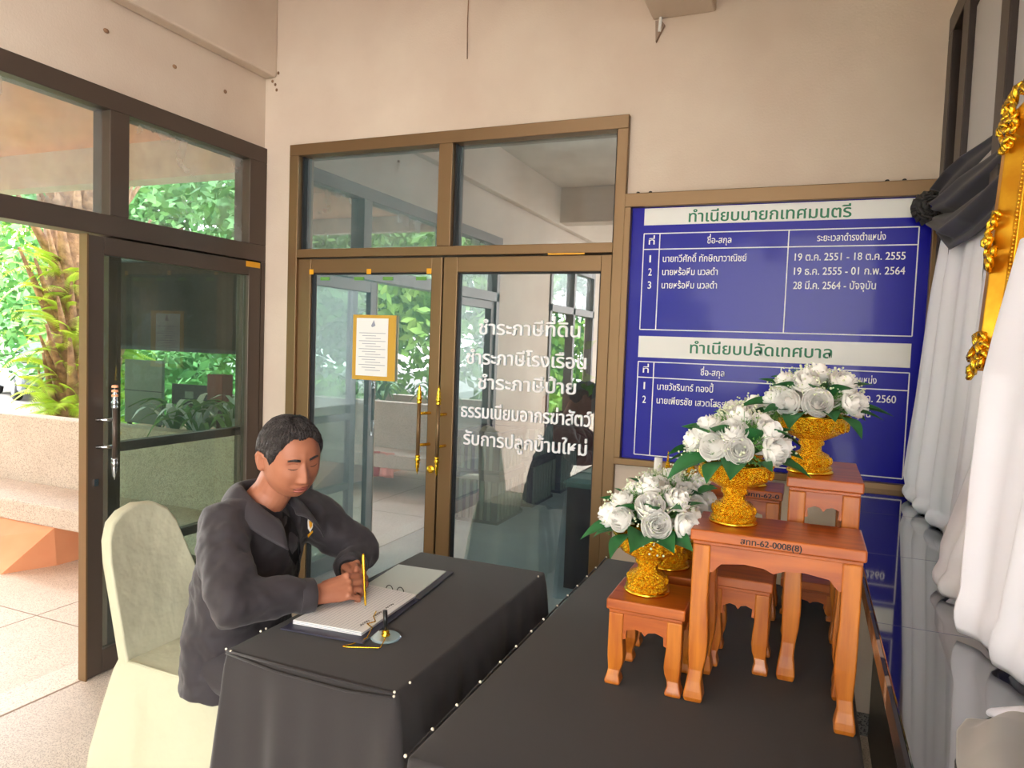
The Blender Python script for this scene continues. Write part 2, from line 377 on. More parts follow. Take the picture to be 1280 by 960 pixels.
# notice with the gold border stuck on the left leaf
nb = thing('framed_notice', 'white printed notice with gold border stuck on left office door leaf', 'notice', (-2.13, .006, 1.50))
part('border', (-.132,.132,-.004,.004,-.172,.172), M['notice_gold'], nb)
part('page', (-.108,.088,-.0065,-.004,-.150,.155), M['paper'], nb)
MB().prism([(-.016,.115),(.0,.145),(.010,.118),(.004,.112),(-.010,.108)], 1, -.008, -.0064).build('crest', M['inkline'], nb)
g = MB()
for i in range(15):
    z = .075-.014*i; a = -.09+.02*((i*7)%3); b = .075-.03*((i*5)%3)
    g.box(a, b, -.0075, -.0066, z, z+.0028)
g.build('printed_line', M['inkline'], nb)
# ---------------------------------------------------------------- blue directory board
bd = thing('directory_board', 'large blue directory board with white tables of Thai writing beside the office door', 'sign board', (0,0,0))
frame = [(-.80,.464,-.045,0,2.172,2.232),(-.80,.44,-.045,0,1.018,1.048),(-.80,-.770,-.045,0,1.048,2.172),(.405,.45,-.045,0,1.048,2.172)]
for b in frame: part('frame_bar', b, M['bronze'], bd, .003)
part('panel', (-.77,.405,-.012,0,1.048,2.172), M['blue'], bd)
part('title_strip', (-.715,.363,-.0145,-.012,2.094,2.168), M['white_v'], bd)
part('title_strip', (-.715,.363,-.0145,-.012,1.508,1.603), M['white_v'], bd)
g = MB(); t = .0022
for z0, z1, zr in ((1.632,2.057,1.988),(1.068,1.488,1.418)):
    for x in (-.713,-.642,-.109,.363): g.box(x-t, x+t, -.0138, -.012, z0, z1)
    for z in (z0, z1, zr): g.box(-.713, .363, -.0139, -.012, z-t, z+t)
g.build('table_line', M['whitetxt'], bd)
def bt(s, a, b, z, h, m='whitetxt', bold=.012, y=-.0138): lettering('lettering', s, a, b, z, h, y, M[m], bd, bold)
bt('ทำเนียบนายกเทศมนตรี', -.519, .120, 2.122, .038, 'green_v', .018, -.0152)
bt('ทำเนียบปลัดเทศบาล', -.486, .080, 1.553, .038, 'green_v', .018, -.0152)
for zz in (2.02, 1.450):
    bt('ที่', -.690, -.664, zz, .022); bt('ชื่อ-สกุล', -.437, -.337, zz, .022); bt('ระยะเวลาดำรงตำแหน่ง', .0, .249, zz, .022)
for i, (s, a, q, b) in enumerate((('นายทวีศักดิ์ ทักษิณาวาณิชย์', -.271, '19 ต.ค. 2551 - 18 ต.ค. 2555', .322), ('นายหร้อหีม นวลดำ', -.387, '19 ธ.ค. 2555 - 01 ก.พ. 2564', .324), ('นายหร้อหีม นวลดำ', -.387, '28 มี.ค. 2564 - ปัจจุบัน', .225))):
    z = 1.943-.058*i
    bt(str(i+1), -.684 if i == 0 else -.686, -.677 if i == 0 else -.671, z, .026, bold=.004 if i == 0 else .010); bt(s, -.624, a, z, .023); bt(q, -.081, b, z, .024)
for i, (s, a, q, b) in enumerate((('นายวัชรินทร์ ทองปี้', -.38, '01 ก.ค. 2552 - 31 มี.ค. 2560', .322), ('นายเพียรชัย เสวตโสธร', -.328, '01 เม.ย. 2560 - ปัจจุบัน', .235))):
    z = 1.378-.062*i
    bt(str(i+1), -.684 if i == 0 else -.686, -.677 if i == 0 else -.671, z, .026, bold=.004 if i == 0 else .010); bt(s, -.622, a, z, .023); bt(q, -.081, b, z, .024)
for x in (-.745,-.69,.24,.30): MB().ball((x,-.03,2.236), (.008,.006,.005), 8, 5).build('screw', M['gasket'], bd)
# ---------------------------------------------------------------- glazed left wall
w2 = struct('window_2', 'dark aluminium transom frame above the glass entrance')
X0, X1 = XL-.09, XL+.02
frame_bars(w2, [(X0,X1,-3.25,0,2.50,2.585),(X0,X1,-3.25,0,1.955,2.045),(X0,X1,-.13,0,2.045,2.50),(X0,X1,-.97,-.875,2.045,2.50),(X0,X1,-2.16,-2.07,0,2.50),(X0,X1,-.035,0,0,1.955),(X0,X1,-3.25,-3.18,0,2.5)], M['bronze_l'])
for a, b in ((-.875,-.13),(-2.07,-.97),(-3.18,-2.16)): part('pane', (XL-.035,XL-.031,a,b,2.045,2.50), M['glass_ltr'], w2)
w3 = struct('window_3', 'dark aluminium glazing of the next bay of the left wall')
frame_bars(w3, [(X0,X1,-6.6,-4.75,2.50,2.585),(X0,X1,-6.6,-4.75,1.955,2.045),(X0,X1,-4.82,-4.75,0,2.5),(X0,X1,-5.72,-5.64,0,2.5),(X0,X1,-6.6,-6.53,0,2.5)], M['bronze_l'])
for a, b in ((-5.64,-4.82),(-6.53,-5.72)): part('pane', (XL-.035,XL-.031,a,b,2.045,2.50), M['glass_ltr'], w3)
w4 = struct('window_4', 'fixed glazed panel of the left wall beyond the open entrance')
for b in ((X0+.02,X1-.02,-3.18,-3.10,0,1.955),(X0+.02,X1-.02,-2.24,-2.16,0,1.955),(X0+.02,X1-.02,-3.10,-2.24,.0,.11),(X0+.02,X1-.02,-3.10,-2.24,1.88,1.955)): part('frame_bar', b, M['bronze_l'], w4, .003)
part('pane', (XL-.035,XL-.031,-3.10,-2.24,.11,1.88), M['glass_left'], w4)
# the sliding leaf in front and the fixed leaf behind it
d1 = struct('door_1', 'dark framed sliding glass entrance leaf standing open beside the corner')
a, b = XL-.012, XL+.028
for q in ((a,b,-1.079,-1.002,.005,1.945),(a,b,-.135,-.045,.005,1.945)): part('stile', q, M['bronze_l'], d1, .004)
part('top_rail', (a,b,-1.002,-.135,1.868,1.945), M['bronze_l'], d1, .004); part('bottom_rail', (a,b,-1.002,-.135,.005,.112), M['bronze_l'], d1, .004)
part('edge_strip', (a-.004,b+.003,-1.086,-1.078,.0,1.948), M['bronze'], d1)
part('pane', (XL+.006,XL+.010,-1.002,-.135,.112,1.868), M['glass_left'], d1)
pull(d1, (XL+.075,-.985), 0, (-.05,-.05), .98, 1.20, M['bronze_l'], M['chrome'])
for z in (1.25,1.27,1.29): MB().lathe([(.0,0),(.014,.002),(.012,.012),(0.001,.014)], 14, (XL+.075,-.985,z)).build('orange_band', M['orange'], d1)
part('lock', (b,b+.006,-1.05,-1.03,.86,.89), M['chrome'], d1)
part('orange_tape', (XL+.0285,XL+.030,-.16,-.055,1.915,1.945), M['yellow'], d1)
d4 = struct('door_4', 'fixed glass leaf standing behind the open sliding leaf')
a, b = XL-.075, XL-.03
for q in ((a,b,-.935,-.872,.0,1.955),(a,b,-.12,-.04,0,1.955)): part('stile', q, M['bronze_l'], d4, .003)
for z0, z1 in ((.985,1.03),(.50,.545),(.0,.10),(1.88,1.955)): part('rail', (a,b,-.872,-.12,z0,z1), M['bronze_l'], d4, .003)
part('pane', (XL-.054,XL-.050,-.872,-.12,.10,1.88), M['glass_left'], d4)
# ---------------------------------------------------------------- right wall glazing
w5 = struct('window_5', 'dark brown framed window panels high on the right wall')
frame_bars(w5, [(XR-.05,XR,-3.5,0,2.76,2.84),(XR-.05,XR,-.10,0,1.0,2.76),(XR-.05,XR,-.42,-.30,1.0,2.76),(XR-.05,XR,-1.0,-.9,1.0,2.76),(XR-.05,XR,-1.9,-1.8,1.0,2.76),(XR-.05,XR,-2.9,-2.8,1.0,2.76),(XR-.05,XR,-3.5,0,1.0,1.06)], M['dark'])
part('pane', (XR-.02,XR,-.30,-.10,1.06,2.76), M['darkglass'], w5)
part('wall_infill', (XR-.03,XR,-.9,-.42,1.06,2.70), M['panel'], w5)
part('wall_infill', (XR-.03,XR,-1.8,-1.0,1.06,2.70), M['panel'], w5)
part('pane', (XR-.03,XR,-2.8,-1.9,1.06,2.76), M['darkglass'], w5)
part('pane', (XR-.03,XR,-3.5,-2.9,1.06,2.76), M['darkglass'], w5)
# lamps on the ceiling
for i, (x, y) in enumerate(((-1.6,-2.6),(-1.6,-5.8),(2.2,-6.2))):
    t_ = thing('ceiling_lamp', ['white fluorescent batten on the ceiling near the office door','white fluorescent batten on the ceiling deeper in the hall','white fluorescent batten on the ceiling over the hall corner'][i], 'lamp', (x,y,ZC-.09))
    part('housing', (-.62,.62,-.04,.04,.03,.09), M['lampbody'], t_, .005)
    MB().tube([(-.58,0,0),(.58,0,0)], .016, 10).build('tube', M['lamp'], t_, smooth=True)
# ---------------------------------------------------------------- entrance porch, garden, car
pc = struct('ceiling_1', 'peach painted soffit of the entrance porch with a pale edge beam')
part('soffit_panel', (-7.8, XL-.12, -3.9, .85, 2.98, 3.08), M['peach'], pc)
part('edge_beam', (-7.8, XL-.12, .80, .98, 2.70, 3.08), M['ceil'], pc); part('edge_beam', (-7.8, XL-.12, -4.0, -3.9, 2.80, 3.08), M['ceil'], pc)
part('edge_beam', (-7.9, -7.8, -4.0, .98, 2.80, 3.08), M['ceil'], pc)
for y in (-.9, -2.6): part('soffit_joint', (-6.9, XL-.12, y-.05, y+.05, 2.965, 2.98), M['peach'], pc)
lp = thing('porch_lamp', 'small dark lamp hanging under the peach porch soffit', 'lamp', (-5.05,-.55,2.93))
MB().lathe([(.001,.05),(.03,.05),(.05,.0),(.02,-.02),(.001,-.02)], 16).build('shade', M['dark'], lp)
gr = MB().box(-60, 10, -45, 60, -1.1, -.91).build('ground', M['road']); gr['kind'] = 'structure'
gg = MB().box(-18, -3, 1.2, 9, -.95, -.80).box(-18, -3, -12, -4.6, -.95, -.80).build('lawn', M['grass']); gg['kind'] = 'structure'
def planter(yf, s, lab):
    r = struct('trim_1' if s > 0 else 'trim_2', lab)
    Y = lambda a: yf + s*a
    def bb(name, x0, x1, a, b, z0, z1, m, bev=.008):
        y0, y1 = sorted((Y(a), Y(b))); return part(name, (x0, x1, y0, y1, z0, z1), m, r, bev)
    bb('planter_wall', -8.6, -3.02, 0, .14, .26, .885, M['plwall']); bb('planter_wall', -4.95, -3.02, .95, 1.07, .26, .885, M['plwall']); bb('planter_wall', -8.6, -4.95, .95, 1.07, .26, .56, M['plwall'])
    bb('soil', -4.95, -3.02, .14, .95, .3, .80, M['bark'], 0); bb('soil', -8.6, -4.95, .14, .95, .3, .52, M['bark'], 0); bb('planter_floor', -8.6, -3.02, .0, 1.07, .22, .30, M['plwall'])
    bb('bench_slab', -8.6, -3.02, -.42, 0, .26, .40, M['plwall'], .015)
    for x in (-8.3, -6.4, -4.42):
        a, b = Y(-.41), Y(.9)
        v = [(x,a,.26),(x-1.1,a,.26),(x-1.1,b,.26),(x,b,.26),(x-.03,a+s*.04,0),(x-.15,a-s*.235,0),(x-1.2,a-s*.42,0),(x-1.15,b,0),(x,b,0)]
        MB().add(v, [(0,1,2,3),(4,5,6,7,8),(0,4,5),(0,5,6,1),(1,6,7,2),(2,7,8,3),(3,8,4,0)]).build('peach_footing', M['orange'], r)
    return r
planter(.27, 1, 'washed terrazzo planter wall with bench slab on peach footings, north side of the porch')
planter(-3.25, -1, 'washed terrazzo planter wall with bench slab on peach footings, south side of the porch')
# notices and dark blind seen through the glazed leaf
o = thing('standing_board', 'grey green board standing behind the planter seen through the glass leaf', 'board', (-4.53,.62,.80))
part('panel', (-.19,.19,-.012,.012,.06,.53), M['board'], o, .003); part('batten', (-.19,.19,-.016,-.012,.30,.306), M['signd'], o)
for x in (-.15,.15): part('leg', (x-.012,x+.012,-.01,.01,0,.08), M['signd'], o)
o = thing('plant_sign', 'small dark landscape sign on a stake among strap leaved plants', 'sign', (-4.12,.66,.80))
part('panel', (-.17,.17,-.01,.01,.22,.37), M['signd'], o, .003); part('emblem', (-.04,.04,-.0115,-.01,.27,.32), M['board'], o); part('stake', (-.012,.012,-.01,.01,0,.22), M['bark'], o)
o = thing('dark_red_box', 'small dark red box on a post at the end of the planter', 'box', (-3.80,.62,.80))
part('body', (-.07,.07,-.05,.05,.27,.46), M['maroon'], o, .006); part('post', (-.015,.015,-.015,.015,0,.27), M['signd'], o)
o = thing('dark_blind', 'dark brown roller blind hanging under the porch edge beam', 'blind', (-4.35,1.05,0))
part('fabric', (-1.10,1.15,-.008,.008,1.42,2.12), M['dblind'], o); MB().tube([(-1.12,0,2.12),(1.17,0,2.12)], .025, 12).build('roller', M['signd'], o, smooth=True); part('bottom_bar', (-1.10,1.15,-.02,.02,1.39,1.42), M['signd'], o)
for x in (-1.0,1.05): MB().tube([(x,0,2.12),(x,-.10,2.72)], .004, 6).build('cord', M['signd'], o)
# strap leaved plants
sl = MB().grid(lambda u, v: ((u-.5)*.045*math.sin(PI*min(1,.12+v*.88))**.6, .34*v, .42*v-.38*v*v*v+.02*abs(u-.5)), 2, 7).mesh('leaf', M['leafB'], True)
slw = MB().grid(lambda u, v: ((u-.5)*.045*math.sin(PI*min(1,.12+v*.88))**.6, .30*v, .46*v-.34*v*v*v), 2, 7).mesh('leaf', M['sheet'], True)
for i, (x, y) in enumerate(((-4.12,.52),(-3.86,.50),(-3.60,.55),(-3.95,.80),(-4.6,-3.9),(-3.9,-3.85),(-4.8,-4.05))):
    o = thing('strap_leaf_plant', ['rosette of strap leaves under the dark landscape sign','rosette of strap leaves in front of the dark red box','rosette of strap leaves nearest the entrance corner','rosette of strap leaves growing behind the small dark sign','middle rosette of strap leaves in the southern planter','rosette of strap leaves in the southern planter by the hall wall','outer rosette of strap leaves in the southern planter'][i], 'plant', (x, y, .80), 0, 'strap leaved planter plants')
    for k in range(22):
        l_ = link('leaf', slw if (k % 3 == 0 and i < 4) else sl, o); s_ = random.uniform(.7,1.15)
        l_.rotation_euler = (random.uniform(-.1,.75), 0, k*2.4+random.random()*.4); l_.scale = (s_*1.1, s_, s_)
# palm with ferns
pm = thing('fern_covered_palm', 'stout oil palm trunk overgrown with bright ferns beyond the planter', 'tree', (-7.05,1.95,-.91))
tb = MB(); prof = [(.30+.03*math.sin(i*2.1), i*.22) for i in range(26)]
tb.lathe(prof, 18).build('trunk', M['bark'], pm, smooth=True)
stub = MB().tube([(0,0,0),(.10,0,.16),(.26,0,.42),(.50,0,.85)], [(.05,.11),(.045,.085),(.03,.055),(.012,.02)], 7).mesh('frond_base', M['bark'], True)
for i in range(80):
    z = 1.4+i*.047; a = i*2.399
    if z < 3.0 and math.cos(a+2.75) > .35: a += 2.2
    o = link('frond_base', stub, pm); o.location = (.24*math.cos(a), .24*math.sin(a), z); o.rotation_euler = (0, random.uniform(-.35,.05), a); s_ = random.uniform(.6,1.0); o.scale = (s_,)*3
fb = MB()
for k in range(26):
    v = k/25; x = .62*v; z = .30*v-.42*v*v; w = .13*math.sin(PI*min(1,.08+.92*v))**.7+.01
    for s_ in (1,-1): fb.add([(x,0,z),(x+.03,s_*w,z-.03),(x+.024,0,z)], [(0,1,2)])
fern = fb.mesh('fern_frond', M['fern'])
for i in range(290):
    z = .95+random.random()**1.1*2.2; a = random.uniform(-2.0,1.2); r = .27+.05*random.random()
    o = link('fern_frond', fern, pm); o.location = (r*math.cos(a), r*math.sin(a), z); o.rotation_euler = (random.uniform(-.5,.5), random.uniform(-.9,.3), a+random.uniform(-.5,.5)); s_ = random.uniform(.36,.74); o.scale = (s_,)*3
pf = MB()
for k in range(44):
    v = k/43; x = 2.6*v; z = 1.5*v-1.5*v*v; w = .45*math.sin(PI*min(1,.1+.9*v))**.6+.02
    for s_ in (1,-1): pf.add([(x,0,z),(x+.16,s_*w,z-.14),(x+.05,0,z)], [(0,1,2)])
pfr = pf.mesh('palm_frond', M['leafA'])
for i in range(16):
    o = link('palm_frond', pfr, pm); o.location = (0,0,5.4); o.rotation_euler = (0, random.uniform(-.5,.2), i*2.4)
def leaf_cloud(blobs, n, size, m, name, parent):
    V = np.zeros((n*4,3)); w = np.array([b[3]**2 for b in blobs]); w = w/w.sum(); idx = rng.choice(len(blobs), n, p=w)
    d = rng.normal(size=(n,3)); d /= np.linalg.norm(d,axis=1)[:,None]
    B = np.array(blobs)[idx]; c = B[:,:3] + d*(B[:,3:4]*rng.uniform(.72,1.05,(n,1)))*np.array([1,1,.8])
    a = rng.normal(size=(n,3)); a /= np.linalg.norm(a,axis=1)[:,None]; b_ = np.cross(a, rng.normal(size=(n,3))); b_ /= np.linalg.norm(b_,axis=1)[:,None]
    s = size*rng.uniform(.6,1.3,(n,1))
    V[0::4] = c-a*s; V[1::4] = c+b_*s*.45; V[2::4] = c+a*s; V[3::4] = c-b_*s*.45
    me = bpy.data.meshes.new(name); me.from_pydata(V.tolist(), [], [(4*i,4*i+1,4*i+2,4*i+3) for i in range(n)]); me.materials.append(m); me.update()
    o = bpy.data.objects.new(name, me); COL.objects.link(o); o.parent = parent; o['kind'] = 'stuff'; return o
def tree(x, y, h, r, nb, n, size, m, lab, low=.35):
    t = thing('tree', lab, 'tree', (x, y, -.91), 0, 'garden trees')
    MB().tube([(0,0,0),(.1,0,h*.3),(-.05,.1,h*.6),(0,0,h*.9)], [.22,.17,.13,.05], 9).build('trunk', M['bark'], t, smooth=True)
    bl = [(random.uniform(-1,1)*r*.8, random.uniform(-1,1)*r*.8, random.uniform(low,1)*h, r*random.uniform(.35,.6)) for _ in range(nb)]
    leaf_cloud(bl, n, size, m, 'crown', t)
TR = [(-33,22,8,4.5,16,16000,.19,'leafA','leafy tree with bright green crown behind the silver car',.1),(-20,15,8,4.5,16,15000,.19,'leafB','broad dark tree far behind the silver car',.15),(-9.5,8.5,6,3,14,13000,.13,'leafB','dark leafy tree right of the palm',.1),(-37,21,9,5,14,13000,.24,'leafA','tall pale green tree beyond the car park',.2),(-5.5,9,5.5,2.6,12,9000,.13,'leafA','light leafy tree behind the porch corner',.1),(-15,19,10,5,14,11000,.22,'leafB','tall tree beyond the garden',.2),
 (-10,-9,6,3,14,12000,.14,'leafA','leafy tree south of the porch',.05),(-14,-14,8,4,14,12000,.18,'leafB','dark tree south of the porch',.1),(-6.5,-11,5.5,2.6,12,10000,.13,'leafA','light tree beside the hall',.05),(-18,-7,7,3.5,14,11000,.16,'leafB','tree at the southern side of the car park',.1),(-4.8,-16,7,3.2,12,9000,.16,'leafB','tree beyond the hall end',.05)]
for (x,y,h,r,nb_,n,sz,m,lab,low) in TR: tree(x,y,h,r,nb_,n,sz,M[m],lab,low)
for i,(x,y,w) in enumerate(((-31.5,19,5.0),(-18,13.5,5),(-8,5.2,2.6),(-9,-6.5,3),(-13,-8.5,3.5))):
    h = thing('shrub', ['green shrub bank close behind the silver car','long shrub bank behind the car','low shrub bank right of the palm','shrub bank south of the porch','outer shrub bank south of the porch'][i], 'shrub', (x,y,-.91), 0, 'garden shrubs')
    leaf_cloud([(random.uniform(-w/2,w/2), random.uniform(-.6,.6), random.uniform(.3,1.3), random.uniform(.4,.7)) for _ in range(12)], 7000, .09, M['leafA' if i%2 else 'leafB'], 'foliage', h)
    MB().tube([(0,0,0),(0,.05,.8)], .05, 6).build('stem', M['bark'], h)
# white garden fence
fe = thing('garden_fence', 'white slatted garden fence beyond the silver car', 'fence', (-24.2,15.6,-.91), .35)
for i in range(3): part('post', (i*1.3-.05, i*1.3+.05, -.05, .05, 0, 1.55), M['white_v'], fe)
for z in (.35,.65,.95,1.25,1.5): part('rail', (-.2, 2.8, -.09, -.05, z-.05, z+.05), M['white_v'], fe)
# car
car = thing('parked_car', 'silver white car parked beyond the porch left of the palm', 'car', (-23.1,12.9,-.91), math.radians(-22)); car.scale = (1.12,1.12,1.12)
body = MB(); prof = [(-4.5,.55),(-4.5,1.0),(-4.3,1.12),(-3.9,1.14),(-1.15,1.10),(-.35,.98),(-.08,.85),(0,.60),(0,.32),(-.15,.25),(-4.35,.28)]
body.prism(prof, 1, -.92, .92).build('body', M['carp'], car, bevel=.10)
cabp = [(-4.2,1.10),(-3.75,1.62),(-3.2,1.74),(-2.15,1.72),(-1.15,1.08)]
cb = MB().prism(cabp, 1, -.78, .78).build('cabin', M['carp'], car, bevel=.05)
MB().add([(-1.10,-.68,1.13),(-1.10,.68,1.13),(-2.02,.62,1.68),(-2.02,-.62,1.68)], [(0,1,2,3)]).build('windshield', M['carg'], car, solid=.02)
for s_ in (-1,1): MB().prism([(-3.9,1.16),(-3.55,1.58),(-2.25,1.62),(-1.5,1.16)], 1, s_*.785, s_*.80).build('side_window', M['carg'], car)
part('grille', (-.02,.03,-.45,.45,.62,.82), M['carb'], car, .02); part('lower_grille', (-.02,.03,-.6,.6,.34,.48), M['carb'], car, .02)
for z in (.67,.72,.77): part('grille_bar', (.03,.04,-.43,.43,z-.008,z+.008), M['chrome'], car)
for s_ in (-1,1):
    MB().ball((-.10,s_*.70,.76), (.14,.20,.07), 12, 8).build('headlamp', M['chrome'], car, smooth=True)
    MB().ball((-1.35,s_*.98,1.12), (.08,.12,.08), 10, 6).build('mirror', M['carp'], car, smooth=True)
    MB().ball((-.02,s_*.72,.42), (.05,.09,.06), 10, 6).build('fog_lamp', M['carb'], car, smooth=True)
    for x in (-.85,-3.6):
        w = MB().lathe([(.20,-.11),(.34,-.10),(.36,-.05),(.36,.05),(.34,.10),(.20,.11)], 24).xf(Matrix.Translation((x,s_*.84,.36)) @ Matrix.Rotation(PI/2,4,'X')).build('wheel', M['carb'], car, smooth=True)
        MB().lathe([(.001,-.115),(.21,-.115),(.22,-.09),(.001,-.09),(.22,.09),(.21,.115),(.001,.115)], 16).xf(Matrix.Translation((x,s_*.84,.36)) @ Matrix.Rotation(PI/2,4,'X')).build('rim', M['chrome'], w)
part('number_plate', (.035,.045,-.17,.17,.50,.61), M['white_v'], car)
# motorbikes
def motorbike(lab, x, y, rz, z, col, cloths=False):
    o = thing('motorbike', lab, 'motorbike', (x, y, z), rz)
    for wx in (0, 1.22):
        w = MB(); pts = [(wx+.26*math.cos(2*PI*k/28), 0, .29+.26*math.sin(2*PI*k/28)) for k in range(29)]
        w.tube(pts, .032, 8, cap=False); wo = w.build('wheel', M['carb'], o, smooth=True)
        MB().lathe([(.001,-.04),(.05,-.04),(.05,.04),(.001,.04)], 12).xf(Matrix.Translation((wx,0,.29)) @ Matrix.Rotation(PI/2,4,'X')).build('hub', M['chrome'], wo)
        for k in range(12): MB().tube([(wx,0,.29),(wx+.25*math.cos(k*PI/6),0,.29+.25*math.sin(k*PI/6))], .004, 4).build('spoke', M['chrome'], wo)
        MB().tube([(wx+.32*math.cos(t),0,.29+.32*math.sin(t)) for t in np.linspace(.3,2.7,9)], [(.012,.06)]*9, 8, up=(1,0,0)).build('mudguard', col, o, smooth=True)
    MB().tube([(.02,0,.62),(.25,0,.58),(.5,0,.45),(.85,0,.52),(1.35,0,.66)], [(.10,.09),(.13,.11),(.12,.10),(.15,.12),(.06,.06)], 10).build('body_shell', col, o, smooth=True)
    MB().tube([(.45,0,.68),(.7,0,.74),(1.0,0,.76),(1.35,0,.80)], [(.04,.08),(.05,.13),(.05,.13),(.03,.08)], 10).build('seat', M['carb'], o, smooth=True)
    MB().tube([(0,0,.29),(.04,0,.6),(.12,0,1.0)], .035, 8).build('fork', M['chrome'], o); MB().tube([(.20,-.34,1.0),(.12,-.1,1.02),(.12,.1,1.02),(.20,.34,1.0)], .018, 8).build('handlebar', M['carb'], o, smooth=True)
    MB().ball((.03,0,.92), (.09,.12,.10), 12, 8).build('headlamp', M['chrome'], o, smooth=True)
    MB().tube([(.6,-.1,.3),(.7,-.12,.25),(1.3,-.13,.3)], .035, 8).build('exhaust', M['chrome'], o, smooth=True)
    return o
motorbike('blue motorbike parked under the north planter edge, wheel just in view', -5.55, 1.75, .35, -.91, M['bin'])
motorbike('dark scooter parked beyond the southern planter', -4.7, -5.15, .1, -.91, M['carb'])
for i,(x,z,m) in enumerate(((-4.02,.42,'red'),(-3.85,.42,'pink'))):
    o = MB().grid(lambda u,v: (x+(u-.5)*.16, -2.845-.012*math.sin(u*9)-.012*math.sin(v*5)*v, z-.25*v), 8, 8).build('hanging_cloth', M[m], smooth=True, solid=.006); tag(o, ['red cloth draped over the southern bench edge','pink cloth draped over the southern bench edge'][i], 'cloth')
# ---------------------------------------------------------------- office behind the glass doors
of = struct('wall_office', 'plain grey walls of the office behind the glass doors')
part('wall_panel', (XL-.12, XL, .12, 6.6, 0, 3.0), M['intwall'], of); part('wall_panel', (XL-.12, 1.6, 6.5, 6.6, 0, 3.0), M['intwall'], of); part('wall_panel', (1.5, 1.6, .12, 6.5, 0, 3.0), M['intwall'], of)
o = MB().box(XL, 1.5, 0, 6.5, -.06, 0).build('floor_office', M['intfloor']); o['kind'] = 'structure'
o = MB().box(XL, 1.6, .12, 6.6, 3.0, 3.1).build('ceiling_office', M['ceil']); o['kind'] = 'structure'
for i,(x,y) in enumerate(((-1.9,1.15),(-.2,1.3))):  # battens added out of view to brighten the crates behind the glass
    t_ = thing('ceiling_lamp', ['fluorescent batten on the office ceiling behind the glass doors','fluorescent batten on the office ceiling behind the blue board wall'][i], 'lamp', (x,y,2.93))
    part('housing', (-.62,.62,-.04,.04,.0,.07), M['lampbody'], t_, .005); MB().tube([(-.58,0,-.02),(.58,0,-.02)], .016, 10).build('tube', M['lamp_o'], t_, smooth=True)
def crate(lab, x, y, z, sx, sy, sz):
    c = thing('slatted_crate', lab, 'crate', (x,y,z), 0, 'navy slatted crates')
    part('base', (-sx,sx,-sy,sy,0,.03), M['bin'], c); part('tub', (-sx+.015,sx-.015,-sy+.015,sy-.015,.03,sz-.07), M['bin'], c)
    for b in ((-sx-.015,sx+.015,-sy-.015,-sy+.02,sz-.06,sz),(-sx-.015,sx+.015,sy-.02,sy+.015,sz-.06,sz),(-sx-.015,-sx+.02,-sy+.02,sy-.02,sz-.06,sz),(sx-.02,sx+.015,-sy+.02,sy-.02,sz-.06,sz)): part('rim', b, M['bin'], c, .004)
    for k in range(7):
        y0 = -sy+.03+k*(2*sy-.06)/7; part('slat', (sx-.016,sx+.006,y0,y0+.03,.03,sz-.06), M['signd'] if k < 0 else M['board'], c)
    for k in range(5):
        x0 = -sx+.03+k*(2*sx-.06)/5; part('slat', (x0,x0+.03,-sy-.006,-sy+.016,.03,sz-.06), M['board'], c)
    return c
crate('navy slatted crate, lowest and nearest of the row in the office', -2.58, 2.60, 0, .20, .29, .43)
crate('navy slatted crate, second of the floor row in the office', -2.56, 3.38, 0, .20, .29, .45)
crate('navy slatted crate, farthest of the floor row in the office', -2.54, 4.15, 0, .20, .29, .46)
crate('navy slatted crate stacked on the nearest floor crate', -2.58, 2.60, .43, .20, .28, .36)
crate('navy slatted crate stacked on the second floor crate', -2.56, 3.38, .45, .20, .28, .36)
dk = thing('office_desk', 'dark plum office desk with grey green top inside the office', 'desk', (-1.38,1.10,0))
part('top', (-.02,1.3,-.02,.72,.655,.69), M['desktop'], dk, .004); part('front_panel', (0,1.28,0,.02,0,.655), M['purple'], dk); part('side_panel', (0,.02,.02,.70,0,.655), M['purple'], dk); part('side_panel', (1.26,1.28,.02,.70,0,.655), M['purple'], dk)
sf = thing('sofa', 'maroon leather sofa against the office side wall behind the crates', 'sofa', (-2.40,5.3,0), 0)
part('seat', (-.30,.40,-.7,.7,.16,.44), M['maroon'], sf, .05); part('backrest', (-.46,-.26,-.75,.75,.16,.98), M['maroon'], sf, .06)
for s_ in (-1,1): part('armrest', (-.35,.42,s_*.78-.10,s_*.78+.10,.16,.64), M['maroon'], sf, .05)
for x in (-.35,.33):
    for y in (-.7,.7): part('leg', (x-.03,x+.03,y-.03,y+.03,0,.17), M['signd'], sf)
# ---------------------------------------------------------------- where a ray through a spot of the photograph meets a surface (for laying small things out on real surfaces)
def at(px, py, axis, val):
    d = RM @ np.array([px-640, 480-py, -892.15]); t = (val-CAM[axis])/d[axis]; return Vector(CAM+t*d)
